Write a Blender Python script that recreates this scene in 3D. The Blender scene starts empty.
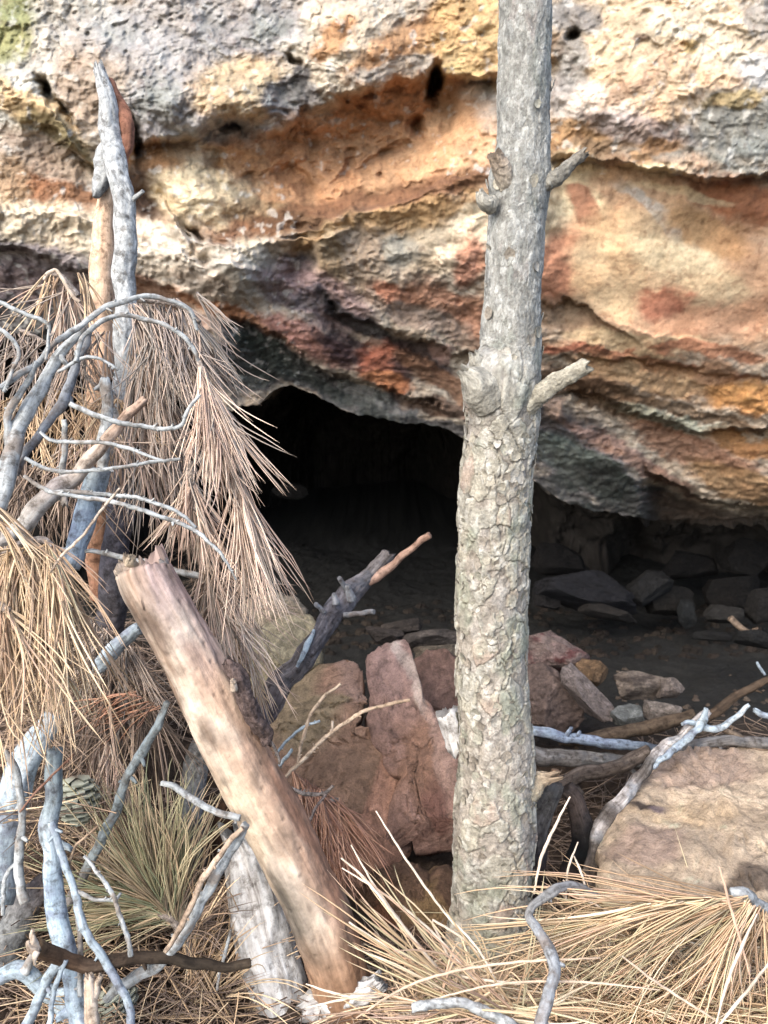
import bpy, math
import numpy as np
from mathutils import Vector

SC = bpy.context.scene
# ------------------------------------------------------------------ camera, light
TH = math.radians(12.0); FPX = 887.0; CZ = 1.1
CT, ST = math.cos(TH), math.sin(TH)
cam_d = bpy.data.cameras.new('camera'); cam = bpy.data.objects.new('camera', cam_d)
SC.collection.objects.link(cam); SC.camera = cam
cam.location = (0, 0, CZ); cam.rotation_euler = (math.radians(90) - TH, 0, 0)
cam_d.sensor_fit = 'VERTICAL'; cam_d.sensor_height = 36.0; cam_d.lens = 36.0 * FPX / 1024.0
cam_d.clip_start = 0.02; cam_d.clip_end = 500
cam_d.dof.use_dof = True; cam_d.dof.focus_distance = 1.25; cam_d.dof.aperture_fstop = cam_d.lens / 3.6
SUN_EL, SUN_AZ = math.radians(42), math.radians(215)      # azimuth clockwise from +Y (the cliff): behind-left of the camera
w = bpy.data.worlds.new('World'); SC.world = w; w.use_nodes = True
nt = w.node_tree; bg = nt.nodes['Background']
sky = nt.nodes.new('ShaderNodeTexSky'); sky.sky_type = 'NISHITA'; sky.sun_disc = False
sky.sun_elevation = SUN_EL; sky.sun_rotation = SUN_AZ; sky.dust_density = 2.5; sky.air_density = 0.8; sky.ozone_density = 0.3
nt.links.new(sky.outputs[0], bg.inputs[0]); bg.inputs[1].default_value = 0.15
sl = bpy.data.lights.new('sun', 'SUN'); sl.energy = 1.0; sl.angle = math.radians(55); sl.color = (1.0, 0.95, 0.87)
so = bpy.data.objects.new('sun', sl); SC.collection.objects.link(so)
sd = Vector((math.sin(SUN_AZ) * math.cos(SUN_EL), math.cos(SUN_AZ) * math.cos(SUN_EL), math.sin(SUN_EL)))
so.rotation_euler = sd.to_track_quat('Z', 'Y').to_euler()
vs = SC.view_settings; vs.view_transform = 'Standard'; vs.look = 'None'; vs.gamma = 1.0; vs.use_curve_mapping = False
vs.exposure = 1.68
SC.cycles.max_bounces = 6; SC.cycles.diffuse_bounces = 4
RG = np.random.default_rng(11)

# ------------------------------------------------------------------ helpers
def W(px, py, d):
    px = np.asarray(px, float); py = np.asarray(py, float); d = np.asarray(d, float)
    u = (px - 384) / FPX; v = (512 - py) / FPX
    return np.stack(np.broadcast_arrays(d * u, d * (CT + v * ST), CZ + d * (v * CT - ST)), -1)
RT = np.array([1., 0, 0]); UP = np.array([0, ST, CT]); FW = np.array([0, CT, -ST])
def lin(c):
    c = np.asarray(c, float) / 255.0
    return np.where(c <= .04045, c / 12.92, ((c + .055) / 1.055) ** 2.4)
def nrm(a): return a / np.maximum(np.linalg.norm(a, axis=-1, keepdims=True), 1e-9)
def ss(e0, e1, x):
    t = np.clip((x - e0) / (e1 - e0), 0, 1); return t * t * (3 - 2 * t)
_p = np.random.default_rng(5).permutation(256); _p = np.concatenate([_p, _p, _p])
_g = nrm(np.random.default_rng(6).normal(size=(256, 3)))
def perlin(P):
    I = np.floor(P).astype(int); F = P - I; I &= 255
    U = F * F * F * (F * (F * 6 - 15) + 10); out = 0
    for i in (0, 1):
        for j in (0, 1):
            for k in (0, 1):
                h = _p[_p[_p[I[..., 0] + i] + I[..., 1] + j] + I[..., 2] + k]
                dt = (_g[h] * (F - np.array([i, j, k]))).sum(-1)
                wx = U[..., 0] if i else 1 - U[..., 0]; wy = U[..., 1] if j else 1 - U[..., 1]; wz = U[..., 2] if k else 1 - U[..., 2]
                out = out + dt * wx * wy * wz
    return out * 1.5
def fbm(P, o=4, g=.5):
    s = 0; a = 1.
    for _ in range(o): s = s + a * perlin(P); P = P * 2.03 + 17.3; a *= g
    return s
def ridged(P, o=4):
    s = 0; a = 1.
    for _ in range(o): s = s + a * (1 - 2 * np.abs(perlin(P))); P = P * 2.1 + 9.1; a *= .5
    return s / 1.9
_r = np.random.default_rng(8).random((256, 4))
def worley(P):
    I = np.floor(P).astype(int); F = P - I
    f1 = np.full(P.shape[:-1], 9.); f2 = f1.copy(); cid = np.zeros(P.shape[:-1], int)
    for i in (-1, 0, 1):
        for j in (-1, 0, 1):
            for k in (-1, 0, 1):
                J = (I + np.array([i, j, k])) & 255
                h = _p[_p[_p[J[..., 0]] + J[..., 1]] + J[..., 2]]
                dd = ((_r[h, :3] + np.array([i, j, k]) - F) ** 2).sum(-1)
                c = dd < f1
                f2 = np.where(c, f1, np.minimum(f2, dd)); cid = np.where(c, h, cid); f1 = np.where(c, dd, f1)
    return np.sqrt(f1), np.sqrt(f2), _r[cid, 3], cid
def tag(o, label=None, cat=None, group=None, kind=None):
    if label: o['label'] = label
    if cat: o['category'] = cat
    if group: o['group'] = group
    if kind: o['kind'] = kind
    return o
def empty(name, loc, label, cat, group=None):
    o = bpy.data.objects.new(name, None); SC.collection.objects.link(o); o.location = Vector(loc); o.empty_display_size = .05
    return tag(o, label, cat, group)
def mesh(name, V, F, mat, parent=None, col=None, tc=None, smooth=True):
    """V (n,3); F list of (m,k) int arrays"""
    V = np.asarray(V, np.float64)
    org = V.mean(0) if parent is None else np.array(parent.location)
    me = bpy.data.meshes.new(name)
    me.vertices.add(len(V)); me.vertices.foreach_set('co', (V - org).astype(np.float32).ravel())
    F = [np.asarray(f) for f in F if len(f)]
    loops = np.concatenate([f.ravel() for f in F]); tot = np.concatenate([np.full(len(f), f.shape[1]) for f in F])
    st = np.concatenate([[0], np.cumsum(tot)[:-1]])
    me.loops.add(len(loops)); me.loops.foreach_set('vertex_index', loops.astype(np.int32))
    me.polygons.add(len(tot)); me.polygons.foreach_set('loop_start', st.astype(np.int32))
    try: me.polygons.foreach_set('loop_total', tot.astype(np.int32))
    except Exception: pass
    me.polygons.foreach_set('use_smooth', np.full(len(tot), smooth))
    me.update(calc_edges=True); me.validate()
    if col is None: col = np.ones((len(V), 3))
    a = me.attributes.new('Col', 'FLOAT_COLOR', 'POINT')
    a.data.foreach_set('color', np.concatenate([col, np.ones((len(V), 1))], 1).astype(np.float32).ravel())
    if tc is not None:
        a = me.attributes.new('tc', 'FLOAT_VECTOR', 'POINT'); a.data.foreach_set('vector', tc.astype(np.float32).ravel())
    me.materials.append(mat)
    o = bpy.data.objects.new(name, me); SC.collection.objects.link(o)
    if parent is None: o.location = Vector(org)
    else: o.parent = parent
    return o
def gridF(nr, nc, wrap=False):
    i = np.arange(nr - 1)[:, None]; j = np.arange(nc if wrap else nc - 1)[None, :]; j2 = (j + 1) % nc
    a = i * nc + j; b = i * nc + j2; c = (i + 1) * nc + j2; d = (i + 1) * nc + j
    return np.stack(np.broadcast_arrays(a, b, c, d), -1).reshape(-1, 4)
def crom(P, n):
    P = np.asarray(P, float); m = len(P)
    if m == 2: t = np.linspace(0, 1, n)[:, None]; return P[0] * (1 - t) + P[1] * t
    Q = np.concatenate([[2 * P[0] - P[1]], P, [2 * P[-1] - P[-2]]])
    L = np.concatenate([[0], np.cumsum(np.linalg.norm(np.diff(P[:, :3], axis=0), axis=1))])
    t = np.linspace(0, L[-1] * .99999, n); k = np.clip(np.searchsorted(L, t, 'right') - 1, 0, m - 2)
    f = ((t - L[k]) / (L[k + 1] - L[k]))[:, None]
    a, b, c, d = Q[k], Q[k + 1], Q[k + 2], Q[k + 3]
    return .5 * (2 * b + (c - a) * f + (2 * a - 5 * b + 4 * c - d) * f * f + (3 * b - a - 3 * c + d) * f ** 3)

# ------------------------------------------------------------------ materials
def newmat(name, rough=.9):
    m = bpy.data.materials.new(name); m.use_nodes = True; N = m.node_tree.nodes; L = m.node_tree.links
    b = N['Principled BSDF']; b.inputs['Roughness'].default_value = rough; b.inputs['Specular IOR Level'].default_value = .25
    return m, N, L, b
def node(N, t, **k):
    n = N.new(t)
    for a, v in k.items(): setattr(n, a, v)
    return n
def noise_n(N, L, vec, scale, det=6, ro=.6, dist=0.):
    n = N.new('ShaderNodeTexNoise'); n.inputs['Scale'].default_value = scale; n.inputs['Detail'].default_value = det
    n.inputs['Roughness'].default_value = ro; n.inputs['Distortion'].default_value = dist
    if vec is not None: L.new(vec, n.inputs['Vector'])
    return n.outputs['Fac']
def ramp_n(N, L, fac, stops):
    r = N.new('ShaderNodeValToRGB'); e = r.color_ramp.elements
    e[0].position = stops[0][0]; e[0].color = (*lin(stops[0][1]), 1); e[1].position = stops[-1][0]; e[1].color = (*lin(stops[-1][1]), 1)
    for p, c in stops[1:-1]: x = e.new(p); x.color = (*lin(c), 1)
    L.new(fac, r.inputs['Fac']); return r.outputs['Color']
def mul(N, L, a, b, f=1.):
    m = node(N, 'ShaderNodeMix', data_type='RGBA', blend_type='MULTIPLY'); m.inputs[0].default_value = f
    L.new(a, m.inputs[6]); L.new(b, m.inputs[7]); return m.outputs[2]
def mapr(N, L, v, a, b, c, d):
    m = N.new('ShaderNodeMapRange'); L.new(v, m.inputs[0])
    for i, x in enumerate((a, b, c, d)): m.inputs[i + 1].default_value = x
    return m.outputs[0]
def bump(N, L, b, h, st, dist, prev=None):
    n = N.new('ShaderNodeBump'); n.inputs['Strength'].default_value = st; n.inputs['Distance'].default_value = dist
    L.new(h, n.inputs['Height'])
    if prev is not None: L.new(prev, n.inputs['Normal'])
    L.new(n.outputs[0], b.inputs['Normal']); return n.outputs[0]
def attr(N, name): n = N.new('ShaderNodeAttribute'); n.attribute_name = name; return n
def rock_mat(name, sc=1., contrast=.45, st=.7):
    m, N, L, b = newmat(name, .92); c = attr(N, 'Col').outputs['Color']; g = N.new('ShaderNodeTexCoord').outputs['Object']
    n1 = noise_n(N, L, g, 22 * sc, 8, .7, .6); n2 = noise_n(N, L, g, 130 * sc, 6, .7)
    c = mul(N, L, c, ramp_n(N, L, n1, [(.28, (150,) * 3), (.5, (225,) * 3), (.72, (255,) * 3)]), contrast * 1.6)
    c = mul(N, L, c, ramp_n(N, L, n2, [(.3, (140,) * 3), (.55, (245,) * 3), (.7, (255,) * 3)]), contrast)
    L.new(c, b.inputs['Base Color'])
    h = bump(N, L, b, n1, st, .012); bump(N, L, b, n2, st, .0035, h)
    return m
def wood_mat(name, stops, sc=1., stretch=.12, st=.5, blotch=None, rough=.9, mott=.75):
    m, N, L, b = newmat(name, rough)
    t = attr(N, 'tc').outputs['Vector']
    mp = N.new('ShaderNodeMapping'); mp.inputs['Scale'].default_value = (1, 1, stretch); L.new(t, mp.inputs['Vector'])
    n1 = noise_n(N, L, mp.outputs[0], 140 * sc, 7, .65, .4); n2 = noise_n(N, L, t, 28 * sc, 6, .65)
    c = ramp_n(N, L, n1, stops)
    if blotch is not None:
        bc = ramp_n(N, L, n2, [(0, blotch), (1, blotch)])
        mx = node(N, 'ShaderNodeMix', data_type='RGBA'); L.new(mapr(N, L, n2, .5, .62, 0, .85), mx.inputs[0]); L.new(c, mx.inputs[6]); L.new(bc, mx.inputs[7]); c = mx.outputs[2]
    else:
        c = mul(N, L, c, ramp_n(N, L, n2, [(.3, (165,) * 3), (.6, (255,) * 3)]), .8)
    n3 = noise_n(N, L, t, 95 * sc, 5, .7); c = mul(N, L, c, ramp_n(N, L, n3, [(.36, (120, 112, 104)), (.5, (235, 235, 235)), (.6, (255, 255, 255))]), mott)
    c = mul(N, L, c, attr(N, 'Col').outputs['Color']); L.new(c, b.inputs['Base Color'])
    h = bump(N, L, b, n1, st, .002); h = bump(N, L, b, n3, st, .0025, h); bump(N, L, b, n2, st, .004, h)
    return m
M = {}
M['cliff'] = rock_mat('cliff_rock', 1., .30, .35)
M['rock'] = rock_mat('loose_rock', 2.6, .6, .8)
M['soil'] = rock_mat('soil', 3., .6, .9)
M['grey'] = wood_mat('grey_dead_wood', [(.3, (112, 114, 114)), (.5, (158, 163, 163)), (.72, (198, 202, 200))], blotch=(128, 118, 108))
M['blue'] = wood_mat('pale_bluish_wood', [(.3, (116, 126, 132)), (.5, (156, 170, 178)), (.7, (194, 204, 208))], blotch=(120, 126, 138))  # grey wood with the blue of the skylight tinted into its colour
M['tan'] = wood_mat('tan_wood', [(.3, (158, 138, 120)), (.5, (200, 182, 162)), (.72, (226, 212, 194))])
M['brown'] = wood_mat('brown_wood', [(.3, (84, 70, 58)), (.5, (120, 104, 88)), (.72, (150, 134, 116))])
M['dark'] = wood_mat('charred_wood', [(.3, (72, 68, 64)), (.5, (108, 104, 100)), (.72, (152, 150, 146))], blotch=(84, 86, 88))
M['white'] = wood_mat('white_weathered_wood', [(.3, (120, 112, 106)), (.45, (196, 194, 190)), (.65, (228, 230, 230))], .7, .12, .9)
M['snag'] = wood_mat('lichen_grey_wood', [(.3, (112, 114, 114)), (.5, (160, 164, 164)), (.7, (202, 204, 202))], 1., .6, .7, blotch=(122, 124, 124))
M['log'] = wood_mat('bare_log_wood', [(.25, (196, 188, 182)), (.5, (236, 230, 224)), (.75, (255, 252, 248))], .8, .12, .6, mott=.25)
M['bark'] = wood_mat('plated_bark', [(.25, (205,) * 3), (.5, (236,) * 3), (.75, (255,) * 3)], 2.2, .7, .8, mott=.35)
M['scaly'] = wood_mat('scaly_twig_bark', [(.3, (108, 98, 90)), (.5, (156, 144, 134)), (.7, (194, 184, 174))], 2., .8, .9)
m_, N_, L_, b_ = newmat('pine_needle', .55)
L_.new(attr(N_, 'Col').outputs['Color'], b_.inputs['Base Color']); b_.inputs['Specular IOR Level'].default_value = .4
M['needle'] = m_
m_, N_, L_, b_ = newmat('cone_scale', .8); L_.new(attr(N_, 'Col').outputs['Color'], b_.inputs['Base Color']); M['cone'] = m_

# ------------------------------------------------------------------ cliff with the cave
def dense(a, b, step, lo, hi):
    c = np.arange(a, b + .1, step)
    return np.concatenate([np.linspace(lo, a - 304, 60), np.arange(a - 300, a - 3, 3.), np.linspace(a - 2.4, a - step, 2), c, np.linspace(b + step, b + 2.6, 2), np.arange(b + 5, b + 300, 3.), np.linspace(b + 304, hi, 60)])
def lay(xs, pts): return np.interp(xs, [p[0] for p in pts], [p[1] for p in pts])
def build_cliff():
    XC = dense(-30, 800, 1.15, -900, 1700)
    nc = len(XC)
    EDGE = [(-900, 300), (-250, 310), (0, 332), (100, 352), (180, 395), (232, 410), (258, 404), (275, 390), (290, 384), (310, 394), (350, 412), (400, 423), (440, 426), (470, 442), (540, 484), (570, 505), (610, 514), (660, 520), (700, 520), (768, 518), (1020, 530), (1700, 540)]
    ye = lay(XC, EDGE) + 5 * perlin(np.stack([XC * .03, XC * 0, XC * 0], -1)) + 2.5 * perlin(np.stack([XC * .11, XC * 0 + 5, XC * 0], -1))
    RV = 470
    t = np.linspace(0, 1, RV)[:, None]
    PY = -60 + t * (ye[None, :] + 60); PX = np.broadcast_to(XC[None, :], PY.shape).copy()
    # base depth on a control grid
    cx = [-900, -250, 0, 200, 400, 540, 650, 768, 1020, 1700]
    cy = [-60, 0, 100, 165, 250, 330, 400, 480, 560]
    G = np.array([
        [2.4, 2.05, 2.00, 1.95, 1.92, 1.86, 1.80, 1.78, 1.9, 2.5],
        [2.4, 2.02, 1.98, 1.93, 1.92, 1.86, 1.80, 1.77, 1.9, 2.5],
        [2.4, 2.00, 1.98, 1.92, 1.97, 1.86, 1.78, 1.76, 1.9, 2.5],
        [2.4, 2.02, 2.00, 1.96, 2.00, 1.88, 1.80, 1.78, 1.9, 2.5],
        [2.4, 2.06, 2.02, 2.00, 2.02, 1.96, 1.92, 1.90, 2.0, 2.6],
        [2.5, 2.25, 2.20, 2.12, 2.12, 2.10, 2.06, 2.03, 2.1, 2.7],
        [2.6, 2.4, 2.45, 2.35, 2.32, 2.26, 2.22, 2.15, 2.3, 2.8],
        [2.7, 2.5, 2.55, 2.5, 2.5, 2.52, 2.48, 2.34, 2.5, 2.9],
        [2.8, 2.6, 2.65, 2.6, 2.6, 2.75, 2.80, 2.75, 2.8, 3.0]])
    fx = np.interp(PX, cx, np.arange(len(cx))); fy = np.interp(PY, cy, np.arange(len(cy)))
    ix = np.clip(fx.astype(int), 0, len(cx) - 2); iy = np.clip(fy.astype(int), 0, len(cy) - 2)
    ux = fx - ix; uy = fy - iy; ux = ux * ux * (3 - 2 * ux) * .5 + ux * .5; uy = uy * uy * (3 - 2 * uy) * .4 + uy * .6
    D = (G[iy, ix] * (1 - ux) + G[iy, ix + 1] * ux) * (1 - uy) + (G[iy + 1, ix] * (1 - ux) + G[iy + 1, ix + 1] * ux) * uy
    P0 = W(PX, PY, D)
    # warped picture coordinates of the features
    q = P0 * 1.0
    wx = PX + 9 * fbm(q * 9, 4) + 3 * fbm(q * 45, 2); wy = PY + 8 * fbm(q * 9 + 31, 4) + 3 * fbm(q * 45 + 7, 2)
    def step(pts, amp, decay, wd=3., x0=None, x1=None):
        y = lay(wx, pts); s = wy - y
        m = ss(-wd, wd, s) * np.exp(-np.maximum(s, 0) / decay)
        x0 = pts[0][0]; x1 = pts[-1][0]
        m = m * ss(x0 - 5, x0 + 25, wx) * (1 - ss(x1 - 25, x1 + 5, wx))
        return amp * m
    def ell(x, y, rx, ry, a):
        a = math.radians(a); dx = wx - x; dy = wy - y
        return ((dx * math.cos(a) + dy * math.sin(a)) / rx) ** 2 + ((-dx * math.sin(a) + dy * math.cos(a)) / ry) ** 2
    D = D + step([(540, 162), (600, 162), (640, 172), (700, 182), (768, 172), (900, 165)], .085, 70)
    D = D + step([(120, 145), (200, 135), (225, 120), (250, 132), (290, 135), (305, 112), (380, 92), (420, 80), (437, 62), (452, 80), (500, 70), (560, 60)], .095, 80, 5)
    D = D - step([(150, 185), (185, 238), (240, 245), (330, 222), (400, 196), (480, 172), (560, 172)], .10, 60, 3)
    D = D - step([(-200, 195), (0, 202), (80, 215), (200, 262), (260, 262)], .06, 40, 3)
    D = D + step([(-200, 235), (0, 246), (110, 275), (200, 300)], .10, 60, 3)
    D = D + step([(-60, 40), (0, 78), (40, 100), (65, 135), (90, 150)], -.05, 25, 2)
    D = D + step([(30, 120), (60, 140), (100, 170), (140, 185)], .06, 30, 2)
    D = D + step([(545, 362), (640, 360), (768, 378), (900, 390)], .03, 20, 2)
    D = D + step([(535, 396), (590, 392), (640, 415), (700, 432), (768, 430), (900, 440)], .10, 40, 3)
    D = D + step([(640, 466), (690, 490), (768, 508), (900, 520)], .30, 200, 2)
    D = D + step([(540, 300), (570, 302), (600, 320), (640, 350)], .05, 30, 2)
    D = D + step([(325, 300), (360, 318), (420, 338), (460, 350), (520, 360)], .08, 30, 2)
    D = D + step([(225, 318), (280, 338), (330, 370), (400, 395), (460, 415)], .10, 50, 3)
    D = D + step([(200, 228), (245, 238), (300, 240), (360, 232)], -.04, 20, 2)
    for i in range(9):       # thin strata in the ochre and orange zones
        y0 = 140 + i * 17 + RG.uniform(-5, 5); x0 = RG.uniform(210, 330); x1 = x0 + RG.uniform(80, 190)
        D = D + step([(x0, y0 + 10), ((x0 + x1) / 2, y0), (x1, y0 - 22)], RG.choice([-1, 1]) * RG.uniform(.006, .018), 14, 3)
    for i in range(8):
        y0 = 330 + i * 20 + RG.uniform(-5, 5); x0 = RG.uniform(540, 620); x1 = x0 + RG.uniform(100, 200)
        D = D + step([(x0, y0 - 15), ((x0 + x1) / 2, y0), (x1, y0 + 24)], RG.choice([-1, 1]) * RG.uniform(.004, .014), 14, 3)
    for x, y, rx, ry, a, amp in [(436, 84, 8, 20, 12, .20), (450, 110, 22, 26, 20, .07), (414, 128, 8, 10, 20, .08), (292, 63, 10, 4, 30, .06), (235, 124, 20, 6, -8, .04), (43, 88, 4, 14, -15, .12), (58, 112, 18, 4, 42, .10), (135, 135, 7, 22, -10, .12),
            (208, 157, 7, 9, 0, .04), (300, 185, 26, 14, 30, .05), (380, 160, 28, 5, -38, .045), (350, 172, 18, 5, -38, .04), (572, 38, 6, 8, 30, .06), (300, 252, 14, 26, 0, .08), (186, 243, 3, 12, -20, .05), (193, 232, 12, 3, 40, .05), (150, 198, 14, 16, 0, .06),
            (330, 150, 120, 30, -12, .03), (350, 330, 34, 9, 28, .04), (420, 352, 30, 10, 30, .04), (600, 400, 40, 12, 20, .05), (560, 385, 26, 10, 10, .04),
            (200, 195, 42, 26, 5, -.05), (240, 275, 34, 26, 0, -.05), (350, 60, 60, 45, 0, -.05), (650, 60, 90, 60, 0, -.04), (600, 110, 30, 20, 0, -.02), (120, 70, 60, 40, 0, -.05), (200, 100, 50, 30, 0, -.04), (250, 95, 28, 22, 0, -.04),
            (560, 410, 14, 12, 0, -.06), (30, 110, 60, 20, 35, -.03), (420, 260, 60, 26, -10, -.02), (600, 460, 50, 22, 25, -.04)]:
        D = D + amp * np.exp(-ell(x, y, rx, ry, a) ** 1.5)
    rough = 1 - .88 * ss(0, 1, 1.3 - ell(675, 268, 180, 100, 8)) ; rough = rough * (1 - .75 * np.exp(-ell(455, 135, 32, 42, 20)))
    rough = rough * np.where(PY < 170, 1.15, 1.0)
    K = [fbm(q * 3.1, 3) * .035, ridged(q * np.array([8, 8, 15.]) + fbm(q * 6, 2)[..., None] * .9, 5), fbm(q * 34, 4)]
    hol = np.exp(-ell(330, 155, 130, 42, -14) ** 2) * (wy > 90); qh = q @ np.array([[.94, 0, -.34], [0, 1, 0], [.34, 0, .94]]); D = D + hol * (.030 + .018 * ridged(qh * np.array([7, 7, 24.]), 4) + .022 * ss(.30, .05, worley(qh * np.array([14, 14, 26.]))[0]))
    f1, f2, r_, _ = worley(q * 16 + .5 * fbm(q * 20, 2)[..., None])
    K2_ = fbm(q * 115, 3); D = D + K[0] + (np.maximum(K[1], .1) - .35) * .0115 * rough + K[2] * .0068 * rough + K2_ * .0015 * (.15 + .85 * rough) + (r_ - .5) * .010 * rough * ss(0.02, .16, f2 - f1)
    pit = ss(.36, .12, worley(q * 42)[0]) * ss(.0, .4, fbm(q * 5 + 40, 2)); D = D + pit * .007 * rough
    V = W(PX, PY, D)
    # ---- colours of the stone (minerals, stains, darker creases, ledge and lip shade painted in)
    C = np.broadcast_to(lin((196, 180, 160)), V.shape).copy()
    BL = [(60,40,80,60,0,198,194,184),(10,30,22,60,20,146,150,84),(60,150,30,10,60,140,138,80),(20,92,50,30,10,206,208,202),(200,60,120,75,0,172,170,172),(190,120,75,38,0,152,152,160),(270,40,40,30,0,150,154,168),(90,90,40,40,0,180,160,140),
     (240,88,50,30,0,216,184,136),(345,60,60,46,0,228,212,186),(290,100,35,18,0,120,118,122),(330,40,26,14,-40,190,130,70),(420,40,80,26,-30,192,136,80),(480,30,50,50,0,222,178,110),(465,84,26,22,0,226,190,118),(478,108,26,30,0,166,160,154),(395,68,40,10,-15,178,168,156),
     (300,80,10,16,0,84,84,92),(330,170,150,50,-12,200,142,88),(230,175,70,30,0,190,134,82),(170,158,60,16,8,194,140,84),(445,140,50,50,20,214,160,108),(380,112,76,22,-20,190,130,78),(190,150,22,14,0,214,184,150),
     (150,190,26,22,0,96,64,44),(205,196,50,28,8,228,208,166),(30,106,72,13,34,224,190,130),(66,142,60,12,36,124,108,66),(30,160,60,26,20,172,150,132),(60,192,70,14,18,146,92,50),(10,190,20,30,0,176,146,112),(60,226,110,20,12,228,208,176),(185,256,80,20,24,226,212,192),
     (30,258,90,12,10,158,148,156),(10,282,110,20,10,132,112,116),(20,322,90,26,8,66,70,84),(160,300,60,12,30,184,140,116),(270,220,50,16,20,176,146,104),(240,272,38,30,0,206,200,188),(250,238,16,10,0,226,216,190),(205,285,30,18,20,214,196,178),(296,262,16,30,0,66,64,74),  # grey purple and slate ellipses paint the shadow under the left ledge
     (350,206,150,14,-12,118,76,46),(300,225,60,8,10,110,76,48),(380,226,90,16,-14,192,150,92),(365,262,50,32,0,178,158,136),(330,262,16,30,0,168,144,110),(430,248,44,24,0,166,150,124),(470,222,20,14,-10,236,220,188),(447,256,15,14,0,234,214,184),(400,250,18,18,0,150,146,134),(470,260,14,26,0,182,120,92),
     (320,298,60,22,25,162,134,136),(300,300,24,10,0,110,100,116),(402,300,30,12,25,198,120,86),(455,312,60,24,20,176,118,86),(420,318,50,10,20,150,130,116),(250,322,80,8,20,186,116,62),(310,340,50,13,27,190,132,120),(362,322,46,8,28,46,48,60),(345,346,34,14,30,72,54,62),
     (385,362,26,22,50,186,96,62),(425,356,36,12,32,62,52,60),(400,375,14,30,10,80,60,60),(440,350,12,10,30,176,140,130),(450,385,60,12,28,140,96,66),(388,383,24,8,20,196,116,60),(300,366,100,13,26,70,80,96),(250,360,36,34,0,60,70,88),(390,408,60,9,25,116,120,130),(340,395,60,7,27,110,116,128),
     (660,60,130,80,0,226,196,154),(576,18,26,18,0,134,132,132),(563,50,16,14,0,126,98,72),(720,36,60,34,20,232,212,182),(760,22,20,26,0,170,166,160),(568,96,26,30,0,164,160,160),(604,108,44,24,0,236,220,204),(690,92,70,26,0,226,190,150),(645,40,10,6,0,120,90,70),(686,48,12,8,0,226,186,110),(640,80,60,8,-40,206,166,130),
     (644,132,66,20,10,172,154,150),(566,142,44,18,0,178,132,76),(612,152,56,12,0,128,102,74),(745,126,52,42,0,118,124,122),(756,74,20,16,0,196,200,206),(735,100,30,8,-10,168,146,96),(690,162,66,14,6,128,132,126),(660,146,22,9,0,166,120,72),(640,160,12,8,0,186,140,84),(572,60,18,26,0,150,146,140),
     (660,268,150,96,6,206,158,116),(572,206,34,46,10,236,214,168),(588,216,13,42,-18,180,114,80),(610,176,70,9,0,230,206,158),(650,198,66,16,22,206,164,124),(742,200,56,22,10,184,108,60),(656,214,46,6,42,192,182,172),(680,196,50,5,12,226,196,150),(705,232,54,16,25,206,156,100),(566,264,32,38,20,202,130,90),
     (616,262,44,54,20,226,190,140),(682,262,54,22,26,236,212,166),(700,290,44,16,10,228,196,150),(666,304,24,15,0,172,96,64),(720,322,66,18,-4,208,152,112),(572,318,44,16,18,146,118,90),(560,346,50,10,5,192,142,104),(640,344,80,9,6,212,182,136),(700,352,60,6,8,190,120,80),
     (640,361,120,6,8,166,90,60),(690,384,100,18,12,180,132,84),(640,378,60,10,12,190,150,104),(744,396,34,18,0,198,134,56),(716,372,20,12,0,190,140,100),(590,388,60,12,16,132,96,66),(620,408,70,10,20,112,86,62),(700,428,80,7,14,152,156,138),(690,412,90,5,14,116,90,64),(742,444,44,11,16,178,118,52),(700,452,80,12,20,168,118,88),
     (560,430,60,22,20,84,78,82),(556,410,12,12,0,150,124,108),(620,448,60,7,26,156,124,114),(650,470,60,8,26,150,116,100),(580,468,70,22,26,84,96,118),(560,455,20,10,10,130,140,160),(620,480,60,10,26,70,80,100),(650,505,90,20,20,58,62,72),(745,484,60,13,20,162,120,72),(300,380,60,9,18,52,58,70),(355,408,50,8,22,74,80,92),(425,424,50,8,8,60,62,70),(440,408,40,7,10,110,84,70),(560,492,40,12,30,56,64,78),(625,520,60,9,14,58,62,70),(740,528,100,15,0,60,52,46),(700,510,60,12,10,84,70,60)]  # last dark ellipses paint the dim underside along the cave lip
    qs = q @ np.array([[.97, 0, .24], [0, 1, 0], [-.24, 0, .97]]); edge_n = .16 * fbm(q * 16 + 3, 4) + .16 * fbm(qs * np.array([6, 6, 26.]) + 3, 4); jit = fbm(q * 11 + 70, 3)
    for b in BL:
        a = ss(1.35, .75, np.sqrt(ell(*b[:5])) + edge_n)
        a = a * .92; C = C * (1 - a[..., None]) + lin(b[5:8]) * a[..., None]
    k = np.clip(1.0 + .24 * fbm(q * 26 + 11, 4), .66, 1.25); C = C * k[..., None]
    st_ = fbm(qs * np.array([3, 3, 55.]) + .8 * fbm(q * 5, 3)[..., None], 4) * ss(150, 260, PY) ; C = C * (1 + .11 * st_)[..., None]
    C = C * (1 - .26 * rough * ss(.45, .85, K[1]))[..., None] * (1 + .10 * K2_)[..., None]  # stone colour darker along the creases
    up = (PY < 175) | (PX < 300)
    sp = ss(.25, .6, fbm(q * 60 + 5, 3)) * .5; C = C * (1 - sp[..., None]) + C * lin((150, 130, 120)) * sp[..., None] * 1.6
    lic = ss(.3, .65, fbm(q * 38 + 90, 3)) * .45 * up; C = C * (1 - lic[..., None]) + lin((222, 222, 218)) * lic[..., None]
    C = C * (1 + .10 * jit[..., None] * np.array([1., 0, -1.]))
    g_ = C.mean(-1, keepdims=True); C = g_ + (C - g_) * .80; C[..., 2] = np.minimum(C[..., 2], .505 * (C[..., 0] + C[..., 1])); C = np.clip(C ** .88 * .88 * np.array([1.02, 1.0, .94]) * (1 - .14 * ss(200, 60, PY))[..., None], 0, .78); C = C * (1 + .10 * fbm(q * 90, 3))[..., None]
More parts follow.
